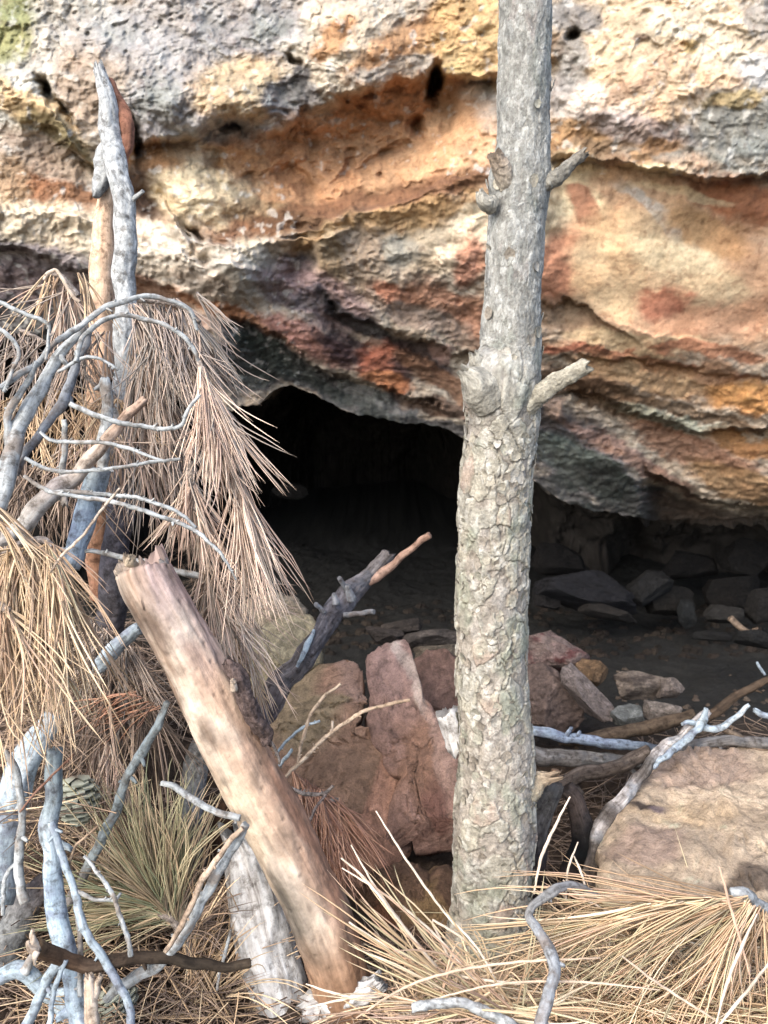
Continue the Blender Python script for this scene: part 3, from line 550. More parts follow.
RL = [('pinkish boulder with a dark red stain just right of the trunk', 548, 652, 34, 20, 8, 1.95, (160, 132, 122), [(535, 655, 20, 6, 0, 130, 62, 60), (560, 640, 16, 8, 0, 176, 150, 138)]),
 ('broad brown rock beside the trunk above the blue branch', 545, 702, 42, 34, 20, 1.88, (142, 118, 106), []),
 ('long light grey stone slanting down between the brown rocks', 584, 692, 36, 13, 48, 1.83, (164, 148, 140), []),
 ('small ochre yellow stone above the slanting grey stone', 592, 672, 15, 14, 40, 1.9, (150, 116, 76), []),
 ('blocky grey brown stone at the edge of the dark cave floor', 640, 686, 27, 13, 2, 1.92, (150, 134, 118), [(652, 680, 10, 8, 0, 90, 78, 70)]),
 ('small knobbly stone at the right end of the blocky stone', 670, 688, 14, 11, 0, 1.9, (150, 134, 122), []),
 ('square blue grey stone touching the brown curved branch', 628, 716, 17, 12, -4, 1.8, (142, 146, 140), []),
 ('pale low stone right of the square blue grey stone', 662, 712, 22, 10, 10, 1.8, (164, 150, 138), []),
 ('low dark stone left of the trunk at the cave mouth', 432, 640, 28, 9, -6, 2.1, (112, 100, 90), []),
 ('tan wedge stone just left of the trunk', 437, 655, 26, 10, -4, 2.0, (140, 124, 102), []),
 ('small red stone peeping out left of the trunk', 452, 668, 12, 8, 0, 1.92, (150, 80, 78), []),
 ('dark stone between the charred branch and the slab top', 385, 636, 18, 9, 10, 2.1, (92, 80, 72), []),
 ('dark flat stone lying behind the pinkish slab top', 400, 628, 26, 8, -8, 2.25, (84, 74, 66), []),
 ('reddish stone low beside the trunk under the red stone', 448, 690, 16, 14, 0, 1.86, (134, 100, 90), [])]
for L_b, x, y, rx, ry, an, d, co, cs_ in RL: rock(L_b, x, y, rx, ry, an, d, dim(co, .80), RK, [(*k[:5], *dim(k[5:], .8)) for k in cs_])
BK = 'stones along the dark back wall of the cave'
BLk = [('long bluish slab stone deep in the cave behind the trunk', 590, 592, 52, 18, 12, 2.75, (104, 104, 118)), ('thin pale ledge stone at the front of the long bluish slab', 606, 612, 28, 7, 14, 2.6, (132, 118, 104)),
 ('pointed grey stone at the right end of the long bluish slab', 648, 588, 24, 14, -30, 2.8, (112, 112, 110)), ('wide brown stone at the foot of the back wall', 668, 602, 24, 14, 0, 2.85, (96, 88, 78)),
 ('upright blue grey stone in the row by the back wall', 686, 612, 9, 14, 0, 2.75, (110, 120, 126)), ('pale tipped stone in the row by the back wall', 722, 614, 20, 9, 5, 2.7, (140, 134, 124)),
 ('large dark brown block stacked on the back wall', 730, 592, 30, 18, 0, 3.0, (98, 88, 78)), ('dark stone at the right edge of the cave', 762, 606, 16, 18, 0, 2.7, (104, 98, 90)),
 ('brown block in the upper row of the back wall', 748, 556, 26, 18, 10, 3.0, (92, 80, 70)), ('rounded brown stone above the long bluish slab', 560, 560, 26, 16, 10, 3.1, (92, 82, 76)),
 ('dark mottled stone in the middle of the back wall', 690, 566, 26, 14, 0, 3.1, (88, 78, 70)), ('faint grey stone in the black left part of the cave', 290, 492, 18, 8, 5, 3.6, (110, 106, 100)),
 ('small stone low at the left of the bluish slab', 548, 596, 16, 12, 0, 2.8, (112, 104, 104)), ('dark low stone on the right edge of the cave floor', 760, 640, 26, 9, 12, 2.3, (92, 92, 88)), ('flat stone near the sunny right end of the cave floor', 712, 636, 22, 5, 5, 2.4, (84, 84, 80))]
for L_b, x, y, rx, ry, an, d, co in BLk: rock(L_b, x, y, rx, ry, an, d, dim(co, .30), BK)  # stone colours dimmed to paint in the darkness of the cave

# ------------------------------------------------------------------ logs
lg = empty('log', W(345, 1000, 1.16), 'thick barkless tan log leaning up from the bottom towards the left', 'log')
LP = [(144, 571, 27, 1.12), (150, 584, 29, 1.12), (190, 655, 29.5, 1.13), (238, 755, 31, 1.14), (283, 840, 31, 1.15), (318, 912, 30.5, 1.16), (338, 970, 29, 1.17), (350, 1020, 28, 1.18)]
def logfn(tc, ph, L, S):
    u = np.broadcast_to((L / L[-1])[:, None], tc.shape[:2]); ang = np.broadcast_to(ph[None], tc.shape[:2]); side = np.cos(ang)
    n = fbm(tc * np.array([22, 22, 7.]), 4); f = fbm(tc * np.array([120, 120, 25.]), 3); n2 = fbm(tc * np.array([40, 40, 14.]) + 9, 4)
    C = np.broadcast_to(lin((206, 178, 154)), tc.shape).copy()
    def mx(c, a): nonlocal C; a = np.clip(a, 0, 1)[..., None]; C = C * (1 - a) + lin(c) * a
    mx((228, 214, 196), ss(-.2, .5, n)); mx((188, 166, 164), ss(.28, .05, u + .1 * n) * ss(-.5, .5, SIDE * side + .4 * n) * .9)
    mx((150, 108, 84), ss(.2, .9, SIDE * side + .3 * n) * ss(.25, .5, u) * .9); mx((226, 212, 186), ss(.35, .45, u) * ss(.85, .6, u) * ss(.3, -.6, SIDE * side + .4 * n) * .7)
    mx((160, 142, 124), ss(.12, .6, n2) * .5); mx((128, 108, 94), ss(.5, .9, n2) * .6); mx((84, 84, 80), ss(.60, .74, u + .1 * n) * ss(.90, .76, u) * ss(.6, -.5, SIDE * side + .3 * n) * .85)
    mx((150, 112, 78), ss(.76, .9, u + .06 * n) * .85); mx((96, 66, 48), ss(.76, .9, u) * ss(.1, .5, n2) * .7)
    gr = ridged(tc * np.array([150, 150, 7.]) + .3 * fbm(tc * 40, 2)[..., None], 3); ck = ss(.74, .95, ridged(tc * np.array([45, 45, 3.2]) + 20, 2))
    hol = ss(.16, .10, worley(tc * np.array([60, 60, 40.]))[0])
    C = C * (1 - .16 * ss(.3, .8, gr) - .45 * ck - .35 * hol)[..., None]
    g_ = C.mean(-1, keepdims=True); C = (g_ + (C - g_) * .85) * 1.12 * (1 + .20 * f)[..., None]
    return .0012 * f + .003 * n + .0016 * n2 - .0022 * ck - .0015 * hol - .0006 * gr, C
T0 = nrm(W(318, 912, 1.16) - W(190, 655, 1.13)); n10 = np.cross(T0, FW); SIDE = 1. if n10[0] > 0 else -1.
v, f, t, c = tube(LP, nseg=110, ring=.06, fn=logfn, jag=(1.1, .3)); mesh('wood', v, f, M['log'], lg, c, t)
v, f, t, c = tube([(228, 662, 5, 1.10), (238, 676, 9, 1.095), (248, 700, 10, 1.10), (258, 722, 10, 1.11), (266, 742, 5, 1.12)], rough=.5, jag=(1, 1), seed=77, nseg=40, ring=.12, flat=.8, cols=[(150, 130, 136)] * 5)
tag(mesh('bark_strip', v, f, M['scaly'], lg, c, t), 'dark purplish strip of bark left on the log')
v, f, t, c = tube([(234, 690, 3.5, 1.08), (233, 681, 3, 1.07)], rough=.3, jag=(.5, 1), seed=78); mesh('branch_stub', v, f, M['tan'], lg, c, t)
# broken splinters round the log's upper end
sp = []
for i in range(16):
    a = RG.uniform(0, 6.28); x = 143 + 22 * math.cos(a); y = 568 + 9 * math.sin(a) - 2
    sp.append(tube([(x, y + 10, 5, 1.12), (x + RG.normal() * 2, y - RG.uniform(-4, 5), RG.uniform(2, 4), 1.115 + .01 * math.sin(a))], seed=i, rough=.5, jag=(.2, 1.5), cols=[RG.choice([(200, 180, 140), (130, 130, 134), (170, 150, 120)])] * 2))
v, f, t, c = join(sp); mesh('splintered_end', v, f, M['log'], lg, c, t)

wl = stick('log', 'white', [(236, 838, 12, 1.24), (243, 858, 20, 1.24), (256, 905, 26, 1.23), (275, 962, 29, 1.22), (294, 1022, 31, 1.21), (306, 1060, 32, 1.2)], rough=.16, nseg=90, ring=.08, jag=(1, .5),
    label='whitish weathered log fragment under the thick tan log at the bottom', cat='log')
stick('wood_chunk', 'white', [(310, 1012, 14, 1.17), (340, 1000, 15, 1.16), (362, 992, 12, 1.15), (378, 982, 8, 1.15)], rough=.5, jag=(1, 1), nseg=60, ring=.15, label='pale crumbly wood chunk at the bottom by the foot of the tan log', cat='wood chunk')
stick('wood_chunk', 'white', [(447, 712, 9, 1.36), (451, 730, 11, 1.36), (458, 752, 9, 1.36)], rough=.35, jag=(.8, 1), nseg=40, label='small whitish wood chunk poking out left of the pine trunk', cat='wood chunk')

# charred branch rising into the cave mouth
cb = empty('branch', W(255, 722, 1.42), 'thick charred branch with a forked tip rising in front of the black cave', 'branch')
CB = [(248, 732, 13, 1.40), (262, 712, 13.5, 1.42), (280, 686, 12.5, 1.44), (300, 664, 9, 1.46), (316, 634, 9.5, 1.48), (330, 614, 11, 1.5), (348, 596, 10, 1.52), (370, 574, 7.5, 1.54), (389, 555, 6.5, 1.56)]
v, f, t, c = tube(CB, rough=.28, jag=(.3, .5), seed=50, nseg=56, ring=.16, cols=[(170, 180, 220), (190, 170, 190), (215, 195, 190), (190, 180, 190), (170, 170, 195), (170, 172, 200), (190, 190, 215), (200, 196, 205), (200, 190, 195)])
mesh('limb', v, f, M['dark'], cb, c * 1.25, t)
def bit(par, name, mat, pts, col=None, clist=None, **k):
    SEED[0] += 1; v, f, t, c = tube(pts, seed=SEED[0], cols=clist or ([col] * len(pts) if col else None), **k)
    if clist: c = c * (1 + 1.2 * ss(.8, 1.1, c.mean(-1, keepdims=True)))
    return mesh(name, v, f, M[mat], par, c, t)
bit(cb, 'fork', 'tan', [(368, 582, 5, 1.53), (382, 573, 4.5, 1.53), (397, 562, 3.6, 1.52), (415, 546, 3.2, 1.5), (430, 535, 3.2, 1.49)], (200, 165, 160))
for p in ([(346, 590, 2.5, 1.5), (339, 578, 2.5, 1.48)], [(324, 612, 2.5, 1.48), (316, 604, 2.2, 1.46)], [(344, 615, 2.6, 1.49), (374, 612, 2.6, 1.47)], [(336, 604, 4, 1.48), (334, 594, 2, 1.475)], [(352, 600, 5, 1.5), (348, 585, 3, 1.49)]):
    bit(cb, 'branch_stub', 'grey', p, (200, 195, 205))
bit(cb, 'bare_streak', 'blue', [(314, 630, 1.5, 1.462), (306, 648, 3, 1.44), (297, 667, 1.5, 1.435)])

# ------------------------------------------------------------------ the broken snag and pale post, upper left
sg = empty('snag', W(112, 610, 1.42), 'tall broken grey snag with a reddish split side standing at the upper left', 'dead tree')
v, f, t, c = tube([(99, 68, 5, 1.36), (103, 84, 7.5, 1.36), (108, 105, 9, 1.36), (113, 140, 10.5, 1.37), (118, 180, 10.5, 1.37), (122, 230, 10.5, 1.38), (126, 280, 10.5, 1.39), (127, 320, 10.5, 1.39), (125, 370, 10.5, 1.4), (123, 430, 11, 1.4), (121, 480, 12, 1.41), (118, 530, 13, 1.41), (112, 590, 14, 1.42), (106, 650, 15, 1.43)],
    rough=.15, seed=60, nseg=60, ring=.12, jag=(1.3, .3), cols=[(250, 250, 250)] * 9 + [(225, 225, 240), (170, 165, 185), (120, 112, 135), (110, 100, 115), (110, 95, 100)])
mesh('trunk', v, f, M['snag'], sg, c, t)
bit(sg, 'split_wood', 'tan', [(108, 80, 5, 1.375), (118, 100, 6.5, 1.375), (124, 122, 7, 1.375), (126, 145, 5.5, 1.38), (125, 168, 2, 1.38)], (190, 120, 95), rough=.3)
bit(sg, 'branch_stub', 'grey', [(130, 202, 2.6, 1.37), (137, 197, 2.2, 1.36), (143, 191, 2, 1.35)])
ps = empty('post', W(100, 600, 1.5), 'smooth peach coloured bare stem standing just behind the grey snag', 'dead tree')
v, f, t, c = tube([(108, 130, 4, 1.42), (106, 170, 8, 1.43), (105, 230, 11, 1.44), (103, 290, 12, 1.45), (100, 350, 12, 1.46), (98, 420, 12, 1.47), (99, 500, 12, 1.48), (101, 600, 12, 1.5)], rough=.06, seed=61, cols=[(200, 195, 190), (220, 200, 180), (252, 226, 204), (250, 225, 205), (238, 200, 172), (236, 196, 165), (216, 164, 130), (180, 120, 90)])
mesh('stem', v, f, M['tan'], ps, c * 1.12, t)
bit(ps, 'bark_collar', 'snag', [(110, 140, 5, 1.41), (104, 165, 9, 1.41), (100, 185, 7, 1.41), (95, 197, 3, 1.41)], rough=.4)

# ------------------------------------------------------------------ bare sticks
BG = 'bare dead branches tangled in the brush pile'
def B(label, mat, pts, d, group=BG, dd=0., **k):
    n = len(pts); P = [(x, y, r, d + dd * i / (n - 1)) for i, (x, y, r) in enumerate(pts)]
    return stick('branch', mat, P, None, label, 'branch', group, **k)
B('long grey branch arching over the snag into the brown needle plume', 'grey', [(0, 388, 3), (18, 375, 3.2), (39, 363, 3), (53, 344, 3), (78, 328, 3), (98, 312, 3), (121, 302, 3), (145, 296, 2.8), (167, 300, 2.4), (190, 311, 2), (197, 330, 1.5)], 1.12, dd=.12)
B('pale arching twig whose tip carries the hanging salmon needles', 'grey', [(76, 362, 2.4), (82, 338, 2.5), (98, 324, 2.5), (117, 315, 2.4), (140, 318, 2.4), (161, 323, 2.2), (182, 335, 2.2), (194, 351, 2), (199, 363, 1.8)], 1.06, dd=.04)
B('thick pale grey branch running down to the left edge', 'grey', [(84, 328, 3.5), (64, 350, 5), (46, 378, 6), (28, 405, 7.5), (19, 429, 7.5), (14, 446, 9), (9, 470, 9), (2, 498, 8), (-10, 530, 8)], 1.2, dd=-.1, rough=.14)
B('dark grey branch forking right of the thick pale branch', 'grey', [(90, 330, 3), (78, 360, 4), (72, 382, 5), (64, 398, 5.5), (53, 417, 4.5), (39, 435, 4.5), (25, 452, 4.5), (16, 474, 4)], 1.26, dd=-.1, cols=[(190, 190, 200)] * 8)
B('slim branch left of the thick pale branch', 'grey', [(36, 362, 2.5), (29, 380, 3), (18, 398, 3.4), (9, 413, 3.6), (8, 430, 4), (12, 450, 5)], 1.14)
B('light twig crossing from the left edge then turning down', 'grey', [(-5, 300, 2.2), (21, 312, 2.2), (43, 321, 2), (49, 326, 2), (48, 344, 1.8), (46, 360, 1.5)], 1.14)
B('short kinked twig at the left edge under the crossing twig', 'grey', [(-4, 325, 2), (12, 340, 2.2), (19, 354, 2), (12, 372, 1.8), (4, 392, 1.8)], 1.12)
B('kinked twig on top of the tan needles at the upper left', 'tan', [(44, 280, 1.6), (48, 273, 1.9), (56, 270, 1.9), (62, 279, 1.8), (70, 293, 1.8), (80, 302, 1.6)], 1.22)
B('grey twig wandering through the needles beside the snag foot', 'grey', [(58, 372, 1.8), (78, 360, 1.8), (92, 357, 1.6), (106, 362, 1.5), (118, 370, 1.2)], 1.1)
B('curved grey twig crossing low in front of the snag to the salmon needles', 'grey', [(70, 404, 2.6), (98, 416, 2.6), (125, 424, 2.4), (150, 427, 2.2), (166, 429, 2.2), (182, 424, 2), (190, 407, 1.8), (200, 395, 1.5)], 1.07)
B('wavy grey twig crossing the diagonal stick', 'grey', [(40, 432, 1.5), (52, 440, 1.9), (78, 442, 2), (105, 443, 2), (127, 448, 1.8), (150, 456, 1.6), (166, 462, 1.4)], 1.06)
B('sagging thin twig just above the diagonal stick', 'grey', [(25, 458, 1.9), (39, 466, 2), (59, 471, 2), (88, 471, 1.9), (121, 467, 1.8), (150, 462, 1.7), (180, 459, 1.5)], 1.05)
B('upper of two long thin twigs reaching right to the hanging bough', 'grey', [(24, 476, 1.8), (49, 491, 2.2), (78, 492, 2.4), (109, 495, 2.2), (133, 497, 2.1), (161, 505, 2), (182, 515, 1.8), (196, 528, 1.6)], 1.06)
B('lower of two long thin twigs reaching right to the hanging bough', 'grey', [(49, 492, 2), (84, 498, 2.2), (109, 501, 2.3), (133, 508, 2.3), (161, 517, 2.3), (188, 527, 2.2), (207, 540, 1.9), (225, 560, 1.4), (236, 580, 1.)], 1.04)
B('thin tan twig bent over the blue grey stub', 'tan', [(120, 488, 1.2), (98, 515, 1.4), (84, 534, 1.4), (64, 554, 1.4), (50, 572, 1)], .98)
B('dead diagonal stick with a pale upper half and bluish lower end', 'tan', [(145, 399, 4), (125, 420, 5), (109, 439, 6), (88, 460, 7), (72, 478, 8), (57, 488, 9.5), (43, 503, 9), (28, 524, 9), (10, 536, 8), (-8, 544, 8)], 1.18, dd=-.08, rough=.16,
  cols=[(215, 190, 180), (225, 200, 190), (220, 205, 200), (220, 220, 225), (190, 205, 225), (170, 190, 225), (180, 205, 235), (190, 220, 250), (190, 220, 250), (200, 220, 240)])
B('short round topped grey stub in front of the snag', 'grey', [(105, 378, 4.5), (105, 386, 6), (105, 410, 6), (104, 440, 6.5), (102, 470, 5)], 1.22)
B('thick blue grey stub below the diagonal stick', 'blue', [(99, 470, 11), (94, 484, 11), (86, 508, 10.5), (78, 535, 9.5), (70, 566, 9)], 1.2, cols=[(200, 190, 180), (190, 195, 200), (210, 225, 245), (210, 225, 250), (200, 200, 210)])
B('thin upright pale twig between the branches on the left', 'grey', [(64, 420, 2.5), (65, 440, 3), (63, 470, 3.2), (60, 500, 3)], 1.26)
B('pale horizontal stick passing behind the top of the tan log', 'grey', [(60, 549, 1.6), (85, 551, 2), (115, 555, 2.6), (140, 562, 3.2), (170, 570, 3.4), (200, 576, 3.4)], 1.2)
B('short bluish stub behind the golden needles', 'blue', [(140, 628, 6), (126, 638, 7.5), (108, 652, 8), (96, 668, 7)], 1.26, jag=(.3, .3))
B('big blue grey branch slanting down the left edge', 'blue', [(52, 716, 9), (48, 730, 11), (37, 752, 14), (25, 776, 15), (14, 806, 16), (4, 845, 16), (-4, 900, 16)], 1.22, dd=-.06, rough=.12)
B('large pale trunk like branch with a cut top running to the bottom left', 'blue', [(55, 750, 8), (55, 770, 8.2), (52, 798, 8), (49, 822, 9), (53, 850, 9), (56, 894, 9.5), (60, 930, 10), (68, 964, 10.5), (76, 998, 11), (84, 1040, 12)], 1.08, dd=-.02, cols=[(170, 172, 165), (180, 182, 175), (185, 186, 180), (235, 232, 224), (235, 240, 245), (225, 238, 252), (225, 238, 250), (230, 240, 250), (230, 240, 250), (230, 240, 250)])
B('slim pale side branch curving down in front of the large pale branch', 'blue', [(51, 822, 4), (58, 842, 3.6), (65, 864, 3.6), (73, 888, 3.8), (78, 914, 4), (90, 938, 4.2), (105, 962, 4.4), (119, 983, 4.2), (129, 1007, 4), (133, 1036, 4)], 1.05, dd=-.03)
B('thin branchlet dropping from the slim side branch', 'grey', [(78, 914, 2.8), (80, 936, 2.6), (81, 965, 2.6), (80, 996, 2.6)], 1.04)
B('forked pale twig in front of the greenish needles', 'grey', [(74, 889, 2), (84, 895, 2), (94, 899, 1.9), (108, 900, 1.9), (115, 900, 1.8), (121, 893, 1.2)], 1.04)
B('knobbly thin twig hanging down over the greenish needles', 'grey', [(84, 856, 1.3), (93, 866, 1.7), (103, 880, 2), (112, 894, 2.2), (118, 910, 2.2), (123, 924, 2.2), (128, 940, 2.4), (131, 956, 2.6)], 1.03, rough=.3)
B('grey stick left of the large pale branch over the big blue branch', 'grey', [(4, 748, 2), (10, 760, 3.4), (18, 776, 3.8), (21, 796, 3.8), (22, 822, 4), (20, 852, 4.2), (19, 878, 4.4), (25, 902, 5)], 1.1)
B('thin bent twig at the far left edge beside the scaly log', 'grey', [(18, 862, 1.6), (8, 872, 2), (4, 888, 2), (3, 915, 2)], 1.1)
B('dark scaly bark covered log slanting at the bottom left', 'snag', [(50, 876, 9), (36, 892, 12), (20, 918, 14), (4, 950, 15), (-14, 990, 16)], 1.22, rough=.3, cols=[(150, 120, 115), (160, 140, 138), (175, 172, 170), (175, 175, 175), (170, 170, 170)])
B('pale forked branch in the bottom left corner', 'blue', [(-12, 982, 8), (4, 974, 8), (20, 970, 9), (36, 986, 9), (56, 1002, 9), (75, 1024, 9), (88, 1044, 9)], 1.13, cols=[(225, 232, 235)] * 7)
B('short stub rising from the pale forked corner branch', 'grey', [(24, 972, 5), (30, 960, 4), (35, 950, 2.4)], 1.12, jag=(.2, 1))
B('smooth grey stick crossing below the brown broken stick', 'blue', [(62, 958, 5), (52, 974, 5), (42, 992, 5), (26, 1026, 5)], 1.03)
B('thin blue stick beside the smooth grey stick', 'blue', [(66, 960, 2.4), (59, 978, 2.6), (53, 998, 2.6), (48, 1030, 2.6)], 1.01)
bs = B('brown stick with a splintered pale left end lying across the bottom', 'brown', [(36, 944, 7), (44, 950, 7.5), (56, 955, 7.5), (70, 962, 7.5), (88, 966, 7.5), (110, 963, 7), (135, 958, 6.5), (165, 957, 6), (198, 963, 5.5), (229, 966, 4.8), (250, 963, 5)], .99, dd=.1, jag=(2.5, .3),
  cols=[(225, 205, 170), (190, 160, 130), (165, 140, 118), (180, 150, 125), (165, 150, 140), (150, 140, 132), (140, 134, 128), (120, 118, 112), (110, 110, 106), (130, 128, 120), (140, 135, 125)])
bs_c = np.array(bs.location)
SPL = join([tube([(38, 948, 4, .99), (34, 940, 3.2, .985), (33, 930, 1, .98)], seed=3, jag=(0, 1), rough=.5), tube([(38, 950, 3.5, .985), (31, 948, 3.2, .98), (28, 941, 1.5, .98)], seed=4, jag=(0, 1), rough=.5), tube([(37, 952, 3, .98), (35, 959, 2, .975), (35, 965, 1.2, .975)], seed=5, jag=(0, 1), rough=.4)])
o_ = mesh('splintered_end', SPL[0] - bs_c, SPL[1], M['tan'], None, SPL[3], SPL[2]); o_.data.transform(__import__('mathutils').Matrix.Translation(o_.location)); o_.location = (0, 0, 0); o_.parent = bs
B('pale forked stub sticking up at the bottom below the brown stick', 'tan', [(92, 1040, 7), (92, 1012, 6.5), (91, 994, 6), (88, 976, 4)], 1.02, jag=(.3, 1.4), rough=.3)
B('short prong of the pale forked stub', 'tan', [(92, 1000, 4.5), (96, 988, 4), (101, 976, 2.4)], 1.02, jag=(.2, 1.2), rough=.3)
B('long grey green stick slanting between the cone and the tan log', 'grey', [(167, 702, 3), (160, 718, 4), (151, 736, 4.5), (143, 750, 5), (134, 764, 4.6), (125, 787, 4.4), (118, 806, 4.8), (103, 838, 5.2), (93, 858, 5), (84, 876, 5), (68, 904, 5), (60, 922, 4.5)], 1.12, dd=.06, cols=[(190, 205, 208)] * 9 + [(170, 150, 140)] * 3)
B('short pale stick ending at the tan log middle', 'grey', [(161, 783, 2.6), (172, 786, 3.2), (184, 793, 3.2), (207, 807, 3.4), (222, 814, 3.6), (240, 818, 3.6)], 1.1)
B('thick curved grey branch sweeping from the white log to the lower left', 'grey', [(246, 824, 4), (237, 841, 4.5), (224, 862, 5), (210, 886, 5), (197, 910, 5), (183, 934, 5), (170, 952, 5.5), (158, 965, 6), (136, 977, 6), (118, 988, 5), (106, 1000, 4)], 1.05, dd=.02)
B('thinner branch running along the upper edge of the curved grey branch', 'tan', [(243, 828, 2.6), (230, 842, 2.8), (217, 858, 3), (205, 876, 3.2), (197, 892, 2.8), (188, 912, 2.8), (178, 932, 2.6), (165, 952, 2.2)], 1.04, cols=[(215, 205, 195)] * 8)
B('upright grey brown stump behind the middle of the tan log', 'snag', [(208, 734, 11), (201, 750, 12), (197, 776, 12), (193, 802, 13), (190, 830, 14), (192, 870, 15)], 1.36, cols=[(200, 190, 180), (205, 195, 185), (200, 195, 190), (190, 195, 205), (150, 135, 125), (120, 100, 90)])
B('dark reddish trunk base beside the stump behind the tan log', 'brown', [(230, 800, 12), (222, 830, 14), (216, 870, 15), (212, 910, 15)], 1.4, cols=[(170, 130, 110)] * 4)
B('short thin twig left of the white log', 'grey', [(231, 930, 1.3), (227, 945, 1.7), (224, 958, 1.8), (219, 975, 1.6), (217, 990, 1.2)], 1.16)
B('scaly mauve stem of the dead bough hanging down to the tan log', 'scaly', [(190, 462, 3), (192, 480, 4), (194, 502, 5), (200, 528, 6), (206, 556, 7), (210, 586, 8), (213, 617, 8), (216, 650, 8), (222, 690, 7)], 1.22, dd=.04, rough=.35)
B('thin reddish twig lying over the big blue branch', 'tan', [(74, 754, 1), (56, 772, 1.2), (36, 792, 1.2), (20, 812, 1)], 1.03, cols=[(170, 120, 105)] * 4)
B('fine twig looping above the pine cone foot', 'tan', [(98, 826, 1), (84, 838, 1.2), (76, 846, 1.3), (70, 862, 1.2), (72, 880, 1)], 1.05, cols=[(190, 175, 155)] * 5)
# thin twigs in front of the slabs
TG = 'thin pale twigs in front of the rock slabs'
B('longest thin cream twig pointing right across the rock slabs', 'tan', [(284, 779, 1.5), (295, 767, 1.9), (305, 758, 1.9), (318, 744, 1.9), (332, 732, 1.9), (348, 721, 1.9), (365, 711, 1.8), (387, 704, 1.8), (410, 700, 1.5)], 1.3, TG, cols=[(235, 225, 210)] * 9, rough=.25)
B('tiny nub twig on the middle of the longest cream twig', 'tan', [(331, 733, 1.4), (332, 727, 1.3), (333, 721, 1.1)], 1.3, TG)
B('second cream twig curving up to the charred branch', 'tan', [(298, 763, 1.2), (300, 748, 1.5), (305, 732, 1.6), (309, 718, 1.6), (316, 706, 1.6), (326, 695, 1.5), (341, 684, 1.4)], 1.3, TG, cols=[(225, 215, 200)] * 7, rough=.25)
B('bluish twig curving right from the charred branch foot', 'blue', [(276, 754, 1.2), (284, 744, 1.5), (296, 733, 1.5), (308, 725, 1.4), (320, 721, 1.3)], 1.33, TG)
B('mauve twig curling down beside the charred branch foot', 'scaly', [(256, 729, 1.4), (266, 736, 1.7), (273, 745, 1.7), (278, 756, 1.6), (281, 768, 1.5)], 1.32, TG)
B('small blue twig beside the tan log shoulder', 'blue', [(279, 766, 1.6), (286, 758, 1.8), (292, 749, 1.4)], 1.32, TG)
rt = B('mauve twig with side prongs above the rusty needles', 'scaly', [(276, 768, 1.5), (284, 784, 1.9), (298, 792, 2), (312, 795, 2), (324, 794, 1.9), (333, 786, 1.6)], 1.28, TG)
B('pale forked prong pointing down over the rusty needles', 'scaly', [(326, 794, 1.4), (318, 804, 1.5), (313, 814, 1.5), (308, 824, 1.3)], 1.27, TG, cols=[(230, 220, 225)] * 4)
# right side
RB_ = 'fallen branches between the trunk and the flat boulder'
B('mottled blue white branch lying right of the trunk', 'blue', [(505, 728, 4.5), (530, 731, 4.9), (556, 735, 5.1), (590, 741, 5.2), (622, 745, 4.9), (655, 748, 4.9), (700, 752, 5.7), (740, 757, 5.7), (790, 764, 5.7)], 1.72, RB_, cols=[(225, 215, 220), (215, 210, 215), (190, 195, 215), (185, 190, 215), (170, 175, 195), (120, 122, 135), (80, 84, 92), (76, 82, 88), (76, 82, 88)])
B('curved dull brown branch lying behind the mottled branch', 'brown', [(560, 742, 4.1), (600, 738, 6.6), (630, 733, 7.0), (656, 727, 7.0), (676, 720, 6.1), (694, 713, 4.9)], 1.76, RB_, cols=[(165, 160, 150)] * 6)
B('brown branch reaching to the right edge of the photograph', 'brown', [(700, 724, 4.1), (718, 711, 4.9), (730, 703, 4.6), (744, 694, 4.1), (760, 684, 3.8), (790, 668, 3.6)], 1.66, RB_, cols=[(150, 140, 130)] * 6)
yb = empty('branch', W(589, 880, 1.42), 'forked branch with bluish white patches leaning over the flat boulder', 'branch', RB_)
bit(yb, 'limb', 'dark', [(589, 886, 8, 1.42), (591, 868, 7.5, 1.42), (594, 850, 7, 1.43), (598, 832, 7.5, 1.44), (608, 817, 7, 1.45), (618, 804, 7, 1.46), (630, 790, 6, 1.48), (640, 778, 5, 1.5), (648, 768, 5, 1.51), (656, 754, 5, 1.53), (666, 744, 5.5, 1.55), (680, 736, 5, 1.56), (694, 724, 4.5, 1.58), (707, 712, 3.5, 1.6)], rough=.3, clist=[(195, 180, 168)] * 3 + [(255, 255, 255), (200, 185, 172), (255, 255, 255), (255, 255, 255), (200, 185, 172), (190, 185, 180)] + [(255, 255, 255)] * 5)
bit(yb, 'fork', 'blue', [(700, 726, 4, 1.57), (710, 729, 3.5, 1.57), (721, 728, 3, 1.57), (734, 717, 2.8, 1.56), (749, 705, 2, 1.55)])
bit(yb, 'fork', 'blue', [(652, 768, 2, 1.51), (664, 757, 3, 1.52), (680, 744, 3.5, 1.54), (695, 732, 3.5, 1.55), (702, 722, 3.5, 1.56), (706, 708, 2, 1.56)], rough=.4)
bit(yb, 'fork', 'blue', [(700, 724, 2.5, 1.57), (690, 722, 2.5, 1.56), (682, 724, 1.5, 1.55)])
B('dark brown stick rising right above the round cut end', 'dark', [(552, 792, 7), (566, 784, 8), (585, 777, 7.5), (604, 771, 7), (630, 761, 7), (650, 750, 6)], 1.6, RB_, cols=[(190, 165, 145)] * 6)
B('dark upright stick close against the right side of the trunk', 'dark', [(556, 784, 8), (550, 796, 10), (543, 816, 10), (538, 840, 10), (534, 866, 11), (532, 900, 11)], 1.42, RB_, cols=[(190, 185, 180), (180, 180, 175), (180, 178, 176), (165, 160, 160), (150, 130, 130), (130, 100, 95)])
